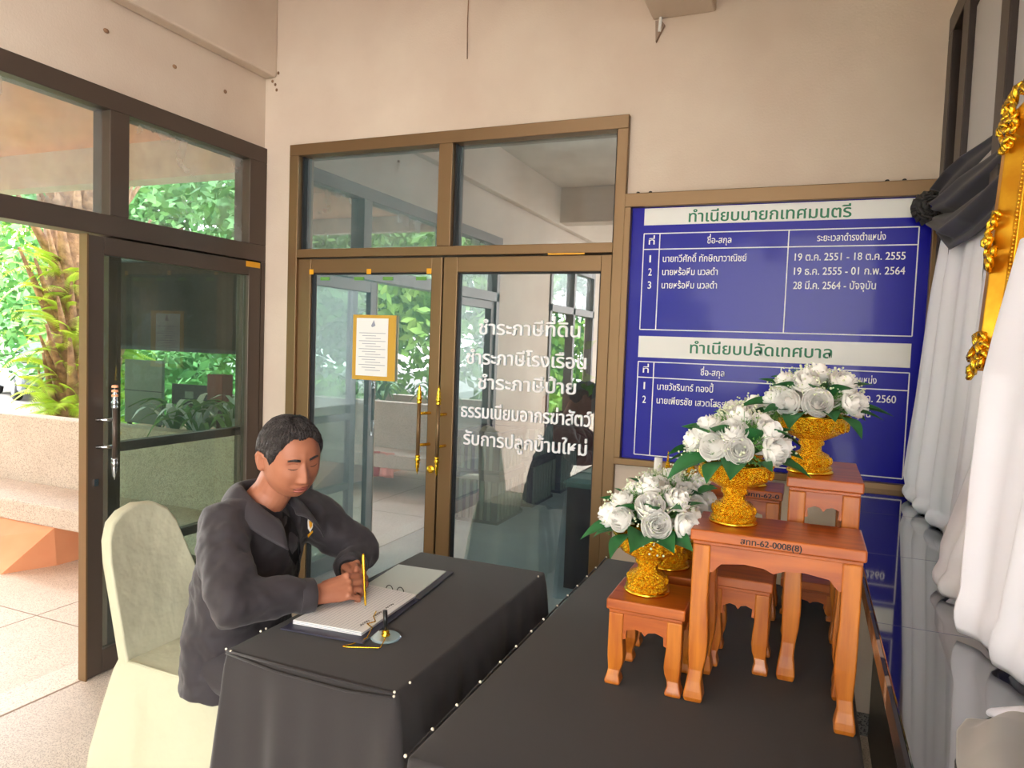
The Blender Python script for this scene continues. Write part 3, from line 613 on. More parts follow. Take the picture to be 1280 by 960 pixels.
# ---------------------------------------------------------------- cloth covered tables
def cloth_skirt(x0, x1, y0, y1, z, zb, amp, seed, n=300, flare=.03, rows=16, fq=1):
    r = random.Random(seed); ph = [(r.uniform(6,11), r.uniform(0,6), r.uniform(.3,1)) for _ in range(3)] + [(r.uniform(14,26), r.uniform(0,6), r.uniform(.2,.5)) for _ in range(2)]
    w, d = x1-x0, y1-y0; per = 2*(w+d); pts = []
    for i in range(n):
        s = i/n*per
        if s < w: p = (x0+s, y0, 0, -1); c = min(s, w-s)
        elif s < w+d: p = (x1, y0+s-w, 1, 0); c = min(s-w, w+d-s)
        elif s < 2*w+d: p = (x1-(s-w-d), y1, 0, 1); c = min(s-w-d, 2*w+d-s)
        else: p = (x0, y1-(s-2*w-d), -1, 0); c = min(s-2*w-d, per-s)
        pts.append((p, s, c))
    V = []
    for j in range(rows+1):
        t = j/rows; zz = z-(z-zb)*t
        for (x, y, nx, ny), s, c in pts:
            o = sum(a*math.sin(s*f*fq+p+.5*math.sin(t*3+p)) for f, p, a in ph)/2
            o = (o*amp+flare*.9)*min(1, t*1.6)**.8 + .004*min(1,t*40)
            cx, cy = (x0+x1)/2, (y0+y1)/2
            q = math.exp(-(c/.05)**2)*flare*t
            V.append((x+nx*o+(1 if x > cx else -1)*q, y+ny*o+(1 if y > cy else -1)*q, zz - (0 if j else -.0)))
    mb = MB(); F = [(j*n+k, j*n+(k+1)%n, (j+1)*n+(k+1)%n, (j+1)*n+k) for j in range(rows) for k in range(n)]
    F.append(tuple(range(n))[::-1]); mb.add(V, F); return mb
def pin(parent, p, r=.0033):
    return MB().ball(p, r, 8, 6).build('pearl_pin', M['pearl'], parent, smooth=True)
dk1 = thing('writing_desk', 'narrow desk under black cloth at which the man sits and writes', 'desk', (0,0,0))
def clothed(root, args, name='black_cloth'):
    mb = cloth_skirt(*args); o = mb.build(name, M['black_cloth'], root, smooth=True)
    md = o.modifiers.new('b', 'BEVEL'); md.width = .007; md.segments = 3; md.limit_method = 'ANGLE'; md.angle_limit = math.radians(50)
    return o
clothed(dk1, (-1.318, -.818, -1.842, -.868, .75, .012, .034, 3, 340, .03, 18, 2.6))
MB().tube([(-1.315,-1.846,.748),(-1.1,-1.85,.7475),(-.822,-1.846,.748)], .0035, 6).build('pleat_edge', M['black_cloth'], dk1, smooth=True)
MB().tube([(-1.315,-1.846,.742),(-1.15,-1.856,.733),(-.95,-1.855,.731),(-.822,-1.848,.740)], .003, 6).build('pleat_edge', M['black_cloth'], dk1, smooth=True)
for x in (-1.25,-.88):
    for y in (-1.78,-.93): part('leg', (x-.015,x+.015,y-.015,y+.015,0,.73), M['signd'], dk1)
for p in ((-1.316,-1.845,.752),(-1.30,-1.846,.750),(-.822,-1.846,.753),(-.822,-1.848,.744),(-.815,-1.79,.752),(-.82,-.93,.752),(-1.318,-1.72,.752),(-1.318,-1.70,.752)): pin(dk1, p)
bt1 = thing('altar_table', 'wide low table under black cloth with pearl pins carrying the small teak stands', 'table', (0,0,0))
clothed(bt1, (-.668, .140, -2.047, -.593, .75, .012, .010, 9, 340, .012, 16, 2))
for x in (-.62,.09):
    for y in (-1.98,-.66): part('leg', (x-.02,x+.02,y-.02,y+.02,0,.73), M['signd'], bt1)
pp = [(511,947.5),(545,914),(575,883.5),(602,854),(627,829),(646,809),(664,790),(679,775),(696,758),(709,745),(721,733),(732.5,721),(743,710),(757,697)]
ys = [at(a, b, 2, .75).y for a, b in pp]
for y in ys: pin(bt1, (-.671, y, .752), .0038)
for a, b in zip(ys[:-1], ys[1:]):
    k = abs(b-a); MB().tube([(-.671,a,.751),(-.682,a+k*.25,.742-.05*k),(-.690,a+k*.5,.738-.12*k),(-.682,a+k*.75,.742-.05*k),(-.671,b,.751)], .0028, 5).build('hem_loop', M['black_cloth'], bt1, smooth=True)
pin(bt1, (-.45,-2.05,.751)); pin(bt1, (-.15,-1.95,.7505), .003)
# the dark polished counter
co = thing('polished_counter', 'dark mirror polished counter along the curtained right wall', 'counter', (0,0,0))
part('top', (.147,XR-.05,-2.75,-.002,1.000,1.025), M['counter'], co, .003)
part('edge_band', (.141,.147,-2.75,-.002,.985,1.024), M['edge'], co); part('body', (.30,XR-.05,-2.7,-.02,.0,1.0), M['dark'], co)
for y in (-.55,-1.1,-1.65): part('joint', (.148,XR-.06,y-.0005,y+.0005,1.0245,1.0252), M['blueedge'], co)
# ---------------------------------------------------------------- things on the desk
fo = thing('ring_binder', 'open navy ring binder with ruled pages lying on the black desk', 'binder', (0,0,0))
def quad_slab(name, pts, z0, z1, m, parent, bevel=0):
    v = [(x,y,z0) for x,y in pts]+[(x,y,z1) for x,y in pts]
    return MB().add(v, [(3,2,1,0),(4,5,6,7),(0,1,5,4),(1,2,6,5),(2,3,7,6),(3,0,4,7)]).build(name, m, parent, bevel=bevel)
quad_slab('cover', [(-1.279,-1.690),(-1.030,-1.668),(-1.060,-1.330),(-1.288,-1.340)], .753, .757, M['folder'], fo, .001)
quad_slab('cover', [(-1.288,-1.334),(-1.060,-1.324),(-1.090,-1.042),(-1.300,-1.058)], .753, .757, M['folder'], fo, .001)
quad_slab('page_block', [(-1.268,-1.650),(-1.060,-1.632),(-1.078,-1.320),(-1.270,-1.312)], .757, .768, M['paper'], fo)
for k in range(5): quad_slab('page_edge', [(-1.269,-1.651),(-1.058+.001*k,-1.633),(-1.077+.001*k,-1.319),(-1.271,-1.311)], .7575+.0022*k, .7583+.0022*k, M['inkline'] if k % 2 else M['paper'], fo)
quad_slab('plastic_sheet', [(-1.270,-1.305),(-1.085,-1.300),(-1.110,-1.055),(-1.292,-1.070)], .757, .760, M['sheet'], fo)
for dx in (-.02,.02): MB().tube([(-1.155+dx+.012*math.cos(t),-1.312,.764+.014*math.sin(t)) for t in np.linspace(0,PI,9)], .0014, 6).build('ring', M['penblack'], fo, smooth=True)
g = MB()
for k in range(17):
    x = -1.252+.0108*k; g.add([(x,-1.640,.7683),(x+.0010,-1.640,.7683),(x+.0010-.006,-1.325,.7683),(x-.006,-1.325,.7683)], [(0,1,2,3)])
g.build('ruled_line', M['inkline'], fo)
sg = MB()
for k in range(3):
    y0 = -1.60+.07*k; pts = [(-1.085-.004*k+.004*math.sin(i*1.9+k), y0+.0028*i, .7686) for i in range(16)]; sg.tube(pts, .0007, 4)
sg.build('handwriting', M['penblack'], fo)
ps = thing('pen_stand', 'round pale blue pen stand with upright black holder and gold collar', 'pen stand', (-1.003,-1.600,.7505))
MB().lathe([(.001,0),(.040,0),(.041,.003),(.038,.006),(.001,.006)], 36).build('base', M['glassdisc'], ps, smooth=False)
MB().lathe([(.001,.006),(.011,.006),(.012,.010),(.008,.013),(.010,.017),(.006,.022),(.001,.022)], 18).build('collar', M['gold_s'], ps, smooth=True)
MB().tube([(0,0,.018),(-.003,-.002,.075)], [.0052,.0062], 12).build('holder', M['penblack'], ps, smooth=True)
def chain(name, lab, pts, r, step):
    V = [Vector(p) for p in pts]; o = MB(); out = []
    for a, b in zip(V[:-1], V[1:]):
        n = max(1, int((b-a).length/step)); out += [a.lerp(b, i/n) for i in range(n)]
    out.append(V[-1]); o.tube(out, [r*(1.25 if i % 2 else .7) for i in range(len(out))], 6)
    q = o.build(name, M['gold_s'], None, smooth=True); return tag(q, lab, 'chain')
chain('pen_chain', 'thin gold chain looped beside the pen stand', [(-.995,-1.607,.765),(-.985,-1.640,.757),(-.978,-1.665,.7535),(-1.055,-1.700,.7535),(-1.068,-1.702,.754),(-1.055,-1.680,.7535),(-1.045,-1.655,.7535),(-1.035,-1.640,.760),(-1.046,-1.600,.770),(-1.072,-1.585,.7710),(-1.062,-1.560,.7705),(-1.085,-1.535,.7712),(-1.10,-1.50,.7715)], .0016, .0035)
# ---------------------------------------------------------------- covered chair
ch = thing('covered_chair', 'banquet chair in ivory cloth cover behind the seated man', 'chair', (0,0,0))
outl = [(-1.565,.44),(-1.572,.60),(-1.578,.78),(-1.572,.85),(-1.55,.905),(-1.51,.935),(-1.45,.952),(-1.38,.945),(-1.33,.915),(-1.30,.87),(-1.27,.78),(-1.22,.62),(-1.175,.44)]
def back_pt(y, z, off): lean = -.10*max(0, z-.46)/.5; return (-2.015+lean+off, y, z)
n = len(outl); V = [back_pt(y,z,-.035) for y,z in outl]+[back_pt(y,z,.012) for y,z in outl]
cen = (-1.40,.66); V += [back_pt(cen[0]+(y-cen[0])*.86, cen[1]+(z-cen[1])*.90, .004) for y,z in outl]
F = [tuple(range(n))[::-1]] + [(k,(k+1)%n,n+(k+1)%n,n+k) for k in range(n)] + [(n+k,n+(k+1)%n,2*n+(k+1)%n,2*n+k) for k in range(n)] + [tuple(2*n+k for k in range(n))]
o = MB().add(V, F).build('back_cover', M['cover'], ch, smooth=True); md = o.modifiers.new('b','BEVEL'); md.width = .010; md.segments = 3; md.limit_method='ANGLE'; md.angle_limit = .6
o = cloth_skirt(-2.055,-1.60,-1.560,-1.170,.462,.01,.020,21, flare=.045, fq=2.2).build('skirt_cover', M['cover'], ch, smooth=True)
md = o.modifiers.new('b','BEVEL'); md.width = .018; md.segments = 3; md.limit_method='ANGLE'; md.angle_limit = .9
MB().tube([(-2.0,-1.562,.463),(-1.8,-1.566,.461),(-1.605,-1.563,.458)], .004, 6).build('seat_piping', M['cover'], ch, smooth=True)
for x in (-2.02,-1.65):
    for y in (-1.53,-1.20): part('leg', (x-.012,x+.012,y-.012,y+.012,0,.44), M['chrome'], ch)
# ---------------------------------------------------------------- small teak altar stands
def stand(lab, x0, x1, y0, y1, zt, text=None, zb=.7505):
    cx, cy = (x0+x1)/2, (y0+y1)/2; o = thing('teak_stand', lab, 'stand', (cx, cy, zb), 0, 'teak altar stands on the black table')
    hx, hy, H = (x1-x0)/2, (y1-y0)/2, zt-zb; lw = .037 if H > .25 else .033
    part('top', (-hx,hx,-hy,hy,H-.026,H), M['wood_h'], o, .004)
    part('moulding', (-hx+.006,hx-.006,-hy+.006,hy-.006,H-.034,H-.026), M['wood_h'], o, .002)
    zl = H-.034; ih = hx-.006; iy = hy-.006
    T = [0,.12,.35,.5,.62,.72,.80,.87,.93,.97,1]; WI = [1.05,1.05,1.03,1.12,1.16,1.08,.92,.88,1.0,1.05,.95]; OF = [0,0,0,.0,.01,.05,.08,.0,-.10,-.14,-.06]
    for sx in (-1,1):
        for sy in (-1,1):
            mb = MB(); V = []
            for t, w, of in zip(T, WI, OF):
                z = zl*(1-t); xo = sx*(ih-of*lw); xi = sx*(ih-of*lw*.2-lw*w); yo = sy*(iy-of*lw); yi = sy*(iy-of*lw*.2-lw*w)
                V += [(xo,yo,z),(xi,yo,z),(xi,yi,z),(xo,yi,z)]
            K = len(T); F = [(4*j+k,4*j+(k+1)%4,4*j+4+(k+1)%4,4*j+4+k) for j in range(K-1) for k in range(4)]+[(0,1,2,3),(4*K-1,4*K-2,4*K-3,4*K-4)]
            mb.add(V, F).build('leg', M['wood'], o, bevel=.0035)
    ap = min(.055, .16*H+.022)
    def scallop(L):
        pts = [(-L,zl),(L,zl),(L,zl-ap*1.15),(L-.010,zl-ap*1.08),(L*.80,zl-ap*.72),(L*.45,zl-ap*.60),(L*.15,zl-ap*.66),(0,zl-ap*.82),(-L*.15,zl-ap*.66),(-L*.45,zl-ap*.60),(-L*.80,zl-ap*.72),(-L+.010,zl-ap*1.08),(-L,zl-ap*1.15)]
        return pts
    for sy in (-1,1): MB().prism(scallop(ih-lw*.95), 1, sy*(iy-.004), sy*(iy-.016)).build('apron', M['wood_h'], o)
    for sx in (-1,1): MB().prism(scallop(iy-lw*.95), 0, sx*(ih-.004), sx*(ih-.016)).build('apron', M['wood_h'], o)
    if text:
        a, b, s = text; lt = lettering('stencilled_number', s, a-cx, b-cx, H-.0145, .0105, -hy-.0004, M['woodlab'], o, bold=.03)
    return o
stand('small teak stand at the front left carrying the lowest flower bowl', -.411,-.228,-1.585,-1.405,.957)
stand('wide tall teak stand at the front with black stencilled number, carrying a flower bowl', -.226,.131,-1.585,-1.385,1.147, (-.118,.006,'สทท-62-0008(8)'))
stand('tallest teak stand, placed lengthwise near the counter under the topmost flower bowl', -.036,.133,-1.375,-1.035,1.252)
stand('low teak stand under the arch of the wide front stand', -.212,-.052,-1.375,-1.215,.985)
stand('small teak stand behind the front left one, half hidden by roses', -.415,-.245,-1.345,-1.175,.957)
stand('teak stand with stencilled number at the back behind the middle bouquets', -.265,-.052,-.975,-.80,1.137, (-.155,-.062,'สทท-62-0'))
stand('lowest teak stand at the back seen between the legs of the tall ones', -.046,.125,-.90,-.72,.862)
# ---------------------------------------------------------------- golden footed bowls with white roses
PH = [(.001,0),(.054,0),(.0555,.004),(.051,.009),(.052,.014),(.047,.020),(.0475,.034),(.042,.046),(.030,.052),(.025,.056),(.0245,.066),(.030,.070),(.031,.076),(.028,.080),(.045,.088),(.066,.100),(.078,.116),(.082,.132),(.0865,.140),(.086,.144),(.080,.143),(.072,.118),(.045,.100),(.001,.098)]
bowl_me = MB().lathe(PH[3:], 44).mesh('bowl', M['gold'], True); foot_me = MB().lathe(PH[:4]+[(.001,.009)], 44).mesh('foot_ring', M['gold_s'], True)
rim_me = MB().tube([(.0855*math.cos(2*PI*k/40), .0855*math.sin(2*PI*k/40), .142) for k in range(41)], .0028, 8, cap=False).mesh('rim', M['gold_s'], True)
boss_me = MB().lathe([(.0535,.016),(.0495,.026),(.0440,.044)], 44, fl=11, flamp=.035).mesh('embossed_band', M['gold'], True)
def bowl(lab, x, y, z):
    o = thing('golden_bowl', lab, 'bowl', (x, y, z+.0005), 0, 'golden footed bowls')
    for n_, me in (('bowl',bowl_me),('foot_ring',foot_me),('rim',rim_me)): link(n_, me, o)
    for k in range(12):
        a = 2*PI*k/12; q = MB().ball((.078*math.cos(a),.078*math.sin(a),.118), (.008,.008,.014), 8, 6).build('embossed_petal', M['gold'], o, smooth=True) if k < 12 else None
        q = MB().ball((.045*math.cos(a),.045*math.sin(a),.030), (.007,.007,.011), 8, 6).build('embossed_petal', M['gold'], o, smooth=True)
    return o
def rose_mesh(seed):
    r = random.Random(seed); mb = MB()
    lay = [(2,.006,.026,.0),(3,.012,.028,.1),(3,.0185,.028,.3),(4,.025,.025,.6),(5,.032,.019,.9),(5,.038,.010,1.2)]
    for li, (cnt, R, Hh, fl) in enumerate(lay):
        for k in range(cnt):
            a0 = 2*PI*k/cnt+li*.7+r.uniform(-.15,.15); wd = 2*PI/cnt*(.78 if li else .9); dz = r.uniform(-.0015,.0015); rr = R*r.uniform(.93,1.06)
            def fn(u, v, a0=a0, wd=wd, rr=rr, Hh=Hh, fl=fl, dz=dz):
                a = a0+(u-.5)*2*wd*(.55+.45*math.sin(PI*min(1,v*.9+.12))); e = 1-abs(2*u-1)**3
                rad = rr*(.22+.80*math.sin(min(1,v*1.25)*PI*.5)**.7 - .20*max(0,v-.62)/.38) + fl*.0045*max(0,v-.80)*5 + .0030*(u-.5)
                z = -.024 + (Hh+.024)*v*(.80+.20*e) - fl*.0045*max(0,v-.86)*6 + dz
                return (rad*math.cos(a), rad*math.sin(a), z)
            mb.grid(fn, 6, 6)
    mb.tube([(0,0,-.055),(0,0,-.015)], [.002,.009], 6)
    return mb.mesh('rose', M['rose'], True)
roses = [rose_mesh(s) for s in (1,2,3)]
def lf(u, v):
    w = .031*math.sin(PI*min(1,.04+.96*v)**.85)*(1-.15*v)
    return ((u-.5)*2*w, .100*v, -.035*v*v+.010*abs(2*u-1)*math.sin(PI*v)+.012*v)
leaf_me = MB().grid(lf, 6, 8).mesh('leaf', M['leaf'], True)
def spray_mesh(seed):
    r = random.Random(seed); mb = MB()
    for k in range(16):
        d = Vector((r.uniform(-.5,.5), r.uniform(-.5,.5), 1)).normalized()*r.uniform(.045,.085); mb.ball(d, r.uniform(.0022,.0036), 6, 4)
    return mb.mesh('blossom_spray', M['bead'], True)
def twig_mesh(seed):
    r = random.Random(seed); mb = MB()
    for k in range(12):
        d = Vector((r.uniform(-.5,.5), r.uniform(-.5,.5), 1)).normalized()*r.uniform(.04,.085); mb.tube([(0,0,0), d*.5+Vector((0,0,.006)), d], [.0010,.0008,.0005], 4)
        for q in range(3): mb.ball(d*r.uniform(.5,.9)+Vector((r.uniform(-.006,.006),r.uniform(-.006,.006),0)), (.0035,.0022,.0015), 6, 4)
    return mb.mesh('green_twig', M['sprig'], True)
sprays = [spray_mesh(s) for s in (1,2,3)]; twigs = [twig_mesh(s) for s in (1,2)]
def bouquet(lab, x, y, z, seed, R=.105, hgt=.095, nr=(1,5,8), lean=(0,0)):
    r = random.Random(seed); o = thing('rose_bouquet', lab, 'bouquet', (x, y, z+.1435), 0, 'white rose bouquets'); base = Vector((0,0,-.03))
    def put(me, name, el, az, rad, s, spin=0):
        d = Vector((math.cos(el)*math.cos(az), math.cos(el)*math.sin(az), math.sin(el)))
        p = Vector((d.x*rad+lean[0]*math.sin(el), d.y*rad+lean[1]*math.sin(el), d.z*hgt*rad/R+.012))
        q = link(name, me, o); q.location = p; q.rotation_euler = (d.to_track_quat('Z','Y') @ Euler((0,0,spin)).to_quaternion()).to_euler(); q.scale = (s,)*3; return q
    for ring, (cnt, el) in enumerate(zip(nr, (1.45,.85,.28))):
        for k in range(cnt):
            put(roses[r.randrange(3)], 'rose', el+r.uniform(-.09,.09), 2*PI*k/cnt+ring*.6+seed+r.uniform(-.12,.12), R*r.uniform(.92,1.04), r.uniform(.82,.98), r.random()*6)
    for k in range(12):
        az = 2*PI*k/12+seed+r.uniform(-.2,.2); el = r.uniform(-.15,.15); q = link('leaf', leaf_me, o)
        q.location = (math.cos(az)*R*.62, math.sin(az)*R*.62, .004+r.uniform(0,.012)); q.rotation_euler = (r.uniform(-.35,.25), r.uniform(-.4,.4), az-PI/2); s = r.uniform(.85,1.15); q.scale = (s,s,s)
    for k in range(9):
        az = 2*PI*k/9+seed*.7; q = link('leaf', leaf_me, o); q.location = (math.cos(az)*R*.55, math.sin(az)*R*.55, .052+.01*(k%2)); q.rotation_euler = (r.uniform(.3,.8), r.uniform(-.5,.5), az-PI/2); s = r.uniform(.6,.8); q.scale = (s,s,s)
    for k in range(18):
        q = put(sprays[k%3], 'blossom_spray', r.uniform(-.05,1.35), r.uniform(0,6.28), R*.50, r.uniform(.8,1.05), r.random()*6); q['kind'] = 'stuff'
        q = put(twigs[k%2], 'green_twig', r.uniform(-.1,1.35), r.uniform(0,6.28), R*.48, r.uniform(.8,1.0), r.random()*6); q['kind'] = 'stuff'
    return o
VS = [(-.336,-1.490,.957,'front left stand'),(-.146,-1.470,1.147,'wide front stand'),(.014,-1.275,1.252,'tallest stand'),(-.325,-1.26,.957,'half hidden left stand'),(-.155,-.885,1.137,'back stand')]
for i,(x,y,z,w) in enumerate(VS):
    bowl('golden footed bowl on the '+w, x, y, z)
    bouquet('white rose bouquet in the golden bowl on the '+w, x, y, z, 3+i*2.3, R=.108 if i < 3 else .105)
# candle, spire and seated ornament
cs = thing('candlestick', 'tall gold candlestick with pale candle behind the front left bouquet', 'candlestick', (-.400,-1.10,.7505))
MB().lathe([(.001,0),(.045,0),(.046,.01),(.03,.02),(.012,.04),(.010,.09),(.02,.12),(.022,.15),(.010,.18),(.009,.30),(.022,.33),(.024,.345),(.012,.355),(.001,.355)], 24).build('stick', M['gold'], cs, smooth=True)
MB().tube([(0,0,.35),(.004,0,.475)], [.0125,.012], 16).build('candle', M['paper'], cs, smooth=True)
so = thing('gold_spire', 'slender gold spire ornament beside the candle', 'ornament', (-.395,-1.385+.0,.7505))
so.location = (-.365,-1.12,.7505)
MB().lathe([(.001,0),(.04,0),(.042,.02),(.02,.03),(.016,.2),(.03,.22),(.034,.26),(.030,.29),(.024,.30),(.028,.315),(.018,.335),(.022,.35),(.013,.37),(.017,.385),(.009,.405),(.012,.42),(.006,.44),(.008,.45),(.003,.475),(.001,.50)], 20, fl=8, flamp=.10).build('spire', M['gold'], so, smooth=True)
gf = thing('gold_jar', 'bulbous gold jar ornament with coloured gem band and tall finial', 'ornament', (-.300,-1.10,.7505))
MB().lathe([(.001,0),(.04,0),(.042,.02),(.02,.03),(.016,.20),(.03,.22),(.05,.25),(.055,.28),(.050,.31),(.035,.345),(.020,.37),(.012,.385),(.018,.40),(.022,.42),(.016,.44),(.008,.46),(.001,.475)], 26, fl=13, flamp=.03).build('jar', M['gold'], gf, smooth=True)
for k in range(14):
    a = 2*PI*k/14; MB().ball((.054*math.cos(a), .054*math.sin(a), .262), (.008,.008,.008), 8, 6).build('gem', M[('maroon','purple','red','pearl')[k%4]], gf, smooth=True)
# ---------------------------------------------------------------- curtains, swag, rosette, gilt portrait frame
def drape(name, left, right, nf, amp, m, lab, cat, nrm=(-1,0,0), nu=90, nv=40, seed=0, hem=0, parent=None, gather=0, solid=.003):
    r = random.Random(seed); ph = [r.uniform(0,6) for _ in range(3)]; N = Vector(nrm).normalized()
    def cur(P, v):
        f = v*(len(P)-1); i = min(int(f), len(P)-2); t = f-i; t2 = t*t*(3-2*t)*.3+t*.7; return Vector(P[i]).lerp(Vector(P[i+1]), t2)
    def fn(u, v):
        p = cur(left, v).lerp(cur(right, v), u)
        a = amp*(1-gather*(1-v))
        d = a*(math.sin(u*nf*2*PI+ph[0]+.7*math.sin(v*2.2+ph[1]))+.45*math.sin(u*nf*4.7*PI+ph[2]+v*1.5)) 
        if hem: d += hem*math.sin(min(1, max(0, (v-.86)/.14))*PI)
        return p+N*d
    o = MB().grid(fn, nu, nv).build(name, m, parent, smooth=True, solid=solid)
    if lab: tag(o, lab, cat)
    return o
drape('white_curtain', [(.43,-.16,2.04),(.40,-.17,1.8),(.375,-.19,1.4),(.352,-.21,1.12),(.372,-.22,1.030)], [(.44,-1.25,1.95),(.43,-1.25,1.8),(.425,-1.2,1.4),(.42,-1.15,1.12),(.42,-1.10,1.030)], 4.3, .016, M['curtain'], 'white satin curtain hanging in the corner beside the blue board', 'curtain', nv=50, hem=.015, seed=2)
drape('white_curtain', [(.44,-1.12,1.80),(.42,-1.15,1.6),(.365,-1.20,1.30),(.295,-1.30,1.12),(.285,-1.345,1.032)], [(.44,-1.9,1.80),(.43,-1.8,1.6),(.41,-1.72,1.30),(.37,-1.60,1.12),(.365,-1.54,1.030)], 1.5, .014, M['curtain'], 'middle white satin curtain gathered diagonally onto the counter', 'curtain', hem=.012, seed=5)
L3 = [at(1290,300,0,.300), at(1262,400,0,.300), at(1243,470,0,.302), at(1226,600,0,.302), at(1214,720,0,.300), at(1209,788,0,.300)]
R3 = [p+Vector((.045,-q,0)) for q,p in zip((.60,.52,.42,.34,.26,.22), L3)]; R3[-1].z = 1.034; L3[-1].z = 1.034
drape('white_curtain', L3, R3, 1.3, .012, M['curtain'], 'nearest white satin curtain drawn across the lower corner of the gilt frame', 'curtain', hem=.008, seed=8)
for i,(a,b) in enumerate((((.345,-1.80,1.030),(.40,-1.95,1.034)),((.275,-1.98,1.030),(.34,-2.05,1.034)))):
    o = MB().tube([a, ((a[0]+b[0])/2-.005,(a[1]+b[1])/2,1.048), (b[0]+.03,b[1]-.03,1.05)], [(.006,.012),(.014,.03),(.016,.04)], 12).build('curtain_tail', M['curtain'], None, smooth=True)
    tag(o, ['small white satin curtain tail lying on the counter','lower white satin curtain tail beside the grey cloth on the counter'][i], 'curtain')
o = drape('grey_cloth', [(.235,-2.06,1.032),(.215,-2.10,1.034),(.20,-2.18,1.034),(.19,-2.28,1.034)], [(.40,-2.03,1.16),(.40,-2.08,1.17),(.40,-2.16,1.18),(.40,-2.30,1.18)], 1.4, .012, M['grey_satin'], 'grey satin cloth heaped on the near end of the counter', 'cloth', nrm=(-.5,0,1), seed=3)
# black swag with rosette
SWT = [at(a,b,0,x) for a,b,x in ((1172,236,.395),(1188,214,.41),(1207,196,.425),(1238,176,.44),(1290,140,.45))]
SWB = [at(a,b,0,x) for a,b,x in ((1166,292,.380),(1182,312,.375),(1210,296,.385),(1240,268,.405),(1290,215,.43))]
drape('black_swag', SWT, SWB, 2.6, .020, M['swag'], 'black satin swag running from the rosette up behind the gilt frame', 'curtain', seed=4, nu=70)
ro = thing('black_rosette', 'round black gathered satin rosette on the board corner', 'rosette', (.387,-.085,2.115))
rs = MB()
def rosf(u, v):
    a = 2*PI*u; rad = .008+.058*v; return (rad*math.cos(a), -.05*math.cos(v*PI*.5)-.006*math.sin(a*21+v*2)*(.3+v), rad*math.sin(a)+.004*math.sin(a*17))
rs.grid(rosf, 252, 12).build('ruffle', M['swag'], ro, smooth=True)
for k in range(22):
    a = k*2.4; rr = .012+.0019*k; MB().tube([(rr*math.cos(a+t), -.052+.0016*k-.008*math.sin((t+.5)*PI), rr*math.sin(a+t)) for t in (-.5,-.25,0,.25,.5)], [(.004,.010)]*5, 6).build('pleat', M['swag'], ro, smooth=True)
# gilt frame, hung in a plane facing the hall; local x runs along the wall away from the corner, local z up
gfm = thing('gilt_portrait_frame', 'ornate gilt picture frame hanging over the white curtains', 'picture frame', (.395,-1.31,1.52), math.radians(-82))
Wd, Hh = .78, .555
def bar(p, q, w, dpt, m, name, par, n=1):
    p, q = Vector(p), Vector(q); d = (q-p).normalized(); s = Vector((0,1,0)).cross(d)
    V = [p+s*w*a+Vector((0,b,0))*dpt for a, b in ((0,0),(0,1),(.35,1.0),(.7,.55),(1,.35),(1,0))]+[q+s*w*a+Vector((0,b,0))*dpt for a, b in ((0,0),(0,1),(.35,1.0),(.7,.55),(1,.35),(1,0))]
    return MB().add(V, [(0,1,2,3,4,5),(11,10,9,8,7,6)]+[(k,(k+1)%6,6+(k+1)%6,6+k) for k in range(6)]).build(name, m, par, bevel=.003)

FW = .085
for p, q in (((0,0,0),(0,0,Hh)),((0,0,Hh),(Wd,0,Hh)),((Wd,0,Hh),(Wd,0,0)),((Wd,0,0),(0,0,0))): bar(p, q, FW, -.055, M['goldframe'], 'moulding', gfm)
part('backing', (.02,Wd-.02,-.004,.004,.02,Hh-.02), M['dark'], gfm)
ix = FW
for b in ((ix,ix+.012,-.03,-.004,ix,Hh-ix),(Wd-ix-.012,Wd-ix,-.03,-.004,ix,Hh-ix),(ix,Wd-ix,-.03,-.004,ix,ix+.012),(ix,Wd-ix,-.03,-.004,Hh-ix-.012,Hh-ix)): part('inner_slip', b, M['gold_s'], gfm, .002)
part('picture_ground', (ix+.012,Wd-ix-.012,-.010,-.006,ix+.012,Hh-ix-.012), M['peach'], gfm)
pf_ = MB()
MB().lathe_e((.37,-.011,.32), .075, .002, .10, 24, 16) if False else None
MB().ball((.36,-.0105,.30), (.072,.002,.095), 24, 12).build('painted_face', M['pink'], gfm, smooth=True)
MB().prism([(.22,.10),(.50,.10),(.46,.20),(.40,.225),(.32,.225),(.26,.20)], 1, -.0115, -.0104).build('painted_shoulders', M['white_v'], gfm)
MB().prism([(.290,.33),(.295,.39),(.33,.415),(.39,.415),(.43,.38),(.432,.33),(.41,.36),(.36,.375),(.31,.36)], 1, -.0135, -.0124).build('painted_hair', M['hair'], gfm)
orn = random.Random(5)
def ornament(cx, cz, sx_, sz_, n):
    for k in range(n):
        a = orn.uniform(0,6.28); rr = orn.random()**.5; x = cx+rr*sx_*math.cos(a); z = cz+rr*sz_*math.sin(a); t = orn.uniform(0,6.28); q = orn.uniform(.012,.022)
        pts = [(x+q*math.cos(t+i*.9)*(1-i*.16), -.052-.010*math.sin(i*.6)-.012*(1-rr), z+q*math.sin(t+i*.9)*(1-i*.16)) for i in range(6)]
        MB().tube(pts, [.004,.006,.007,.006,.005,.003], 6).build('scroll', M['gold_s'], gfm, smooth=True)
ornament(.05, Hh-.02, .06, .06, 26); ornament(.04, .03, .05, .05, 20); ornament(.04, Hh*.5, .025, .06, 16); ornament(.25, Hh+.01, .14, .03, 20); ornament(Wd-.04, Hh-.03, .05, .05, 12); ornament(Wd-.04, .04, .05, .05, 12)
for k in range(46): MB().ball((FW-.004, -.030, FW+(Hh-2*FW)*k/45), .0035, 6, 4).build('bead', M['gold_s'], gfm)
gfm.rotation_euler = (math.radians(-3), 0, math.radians(-88))
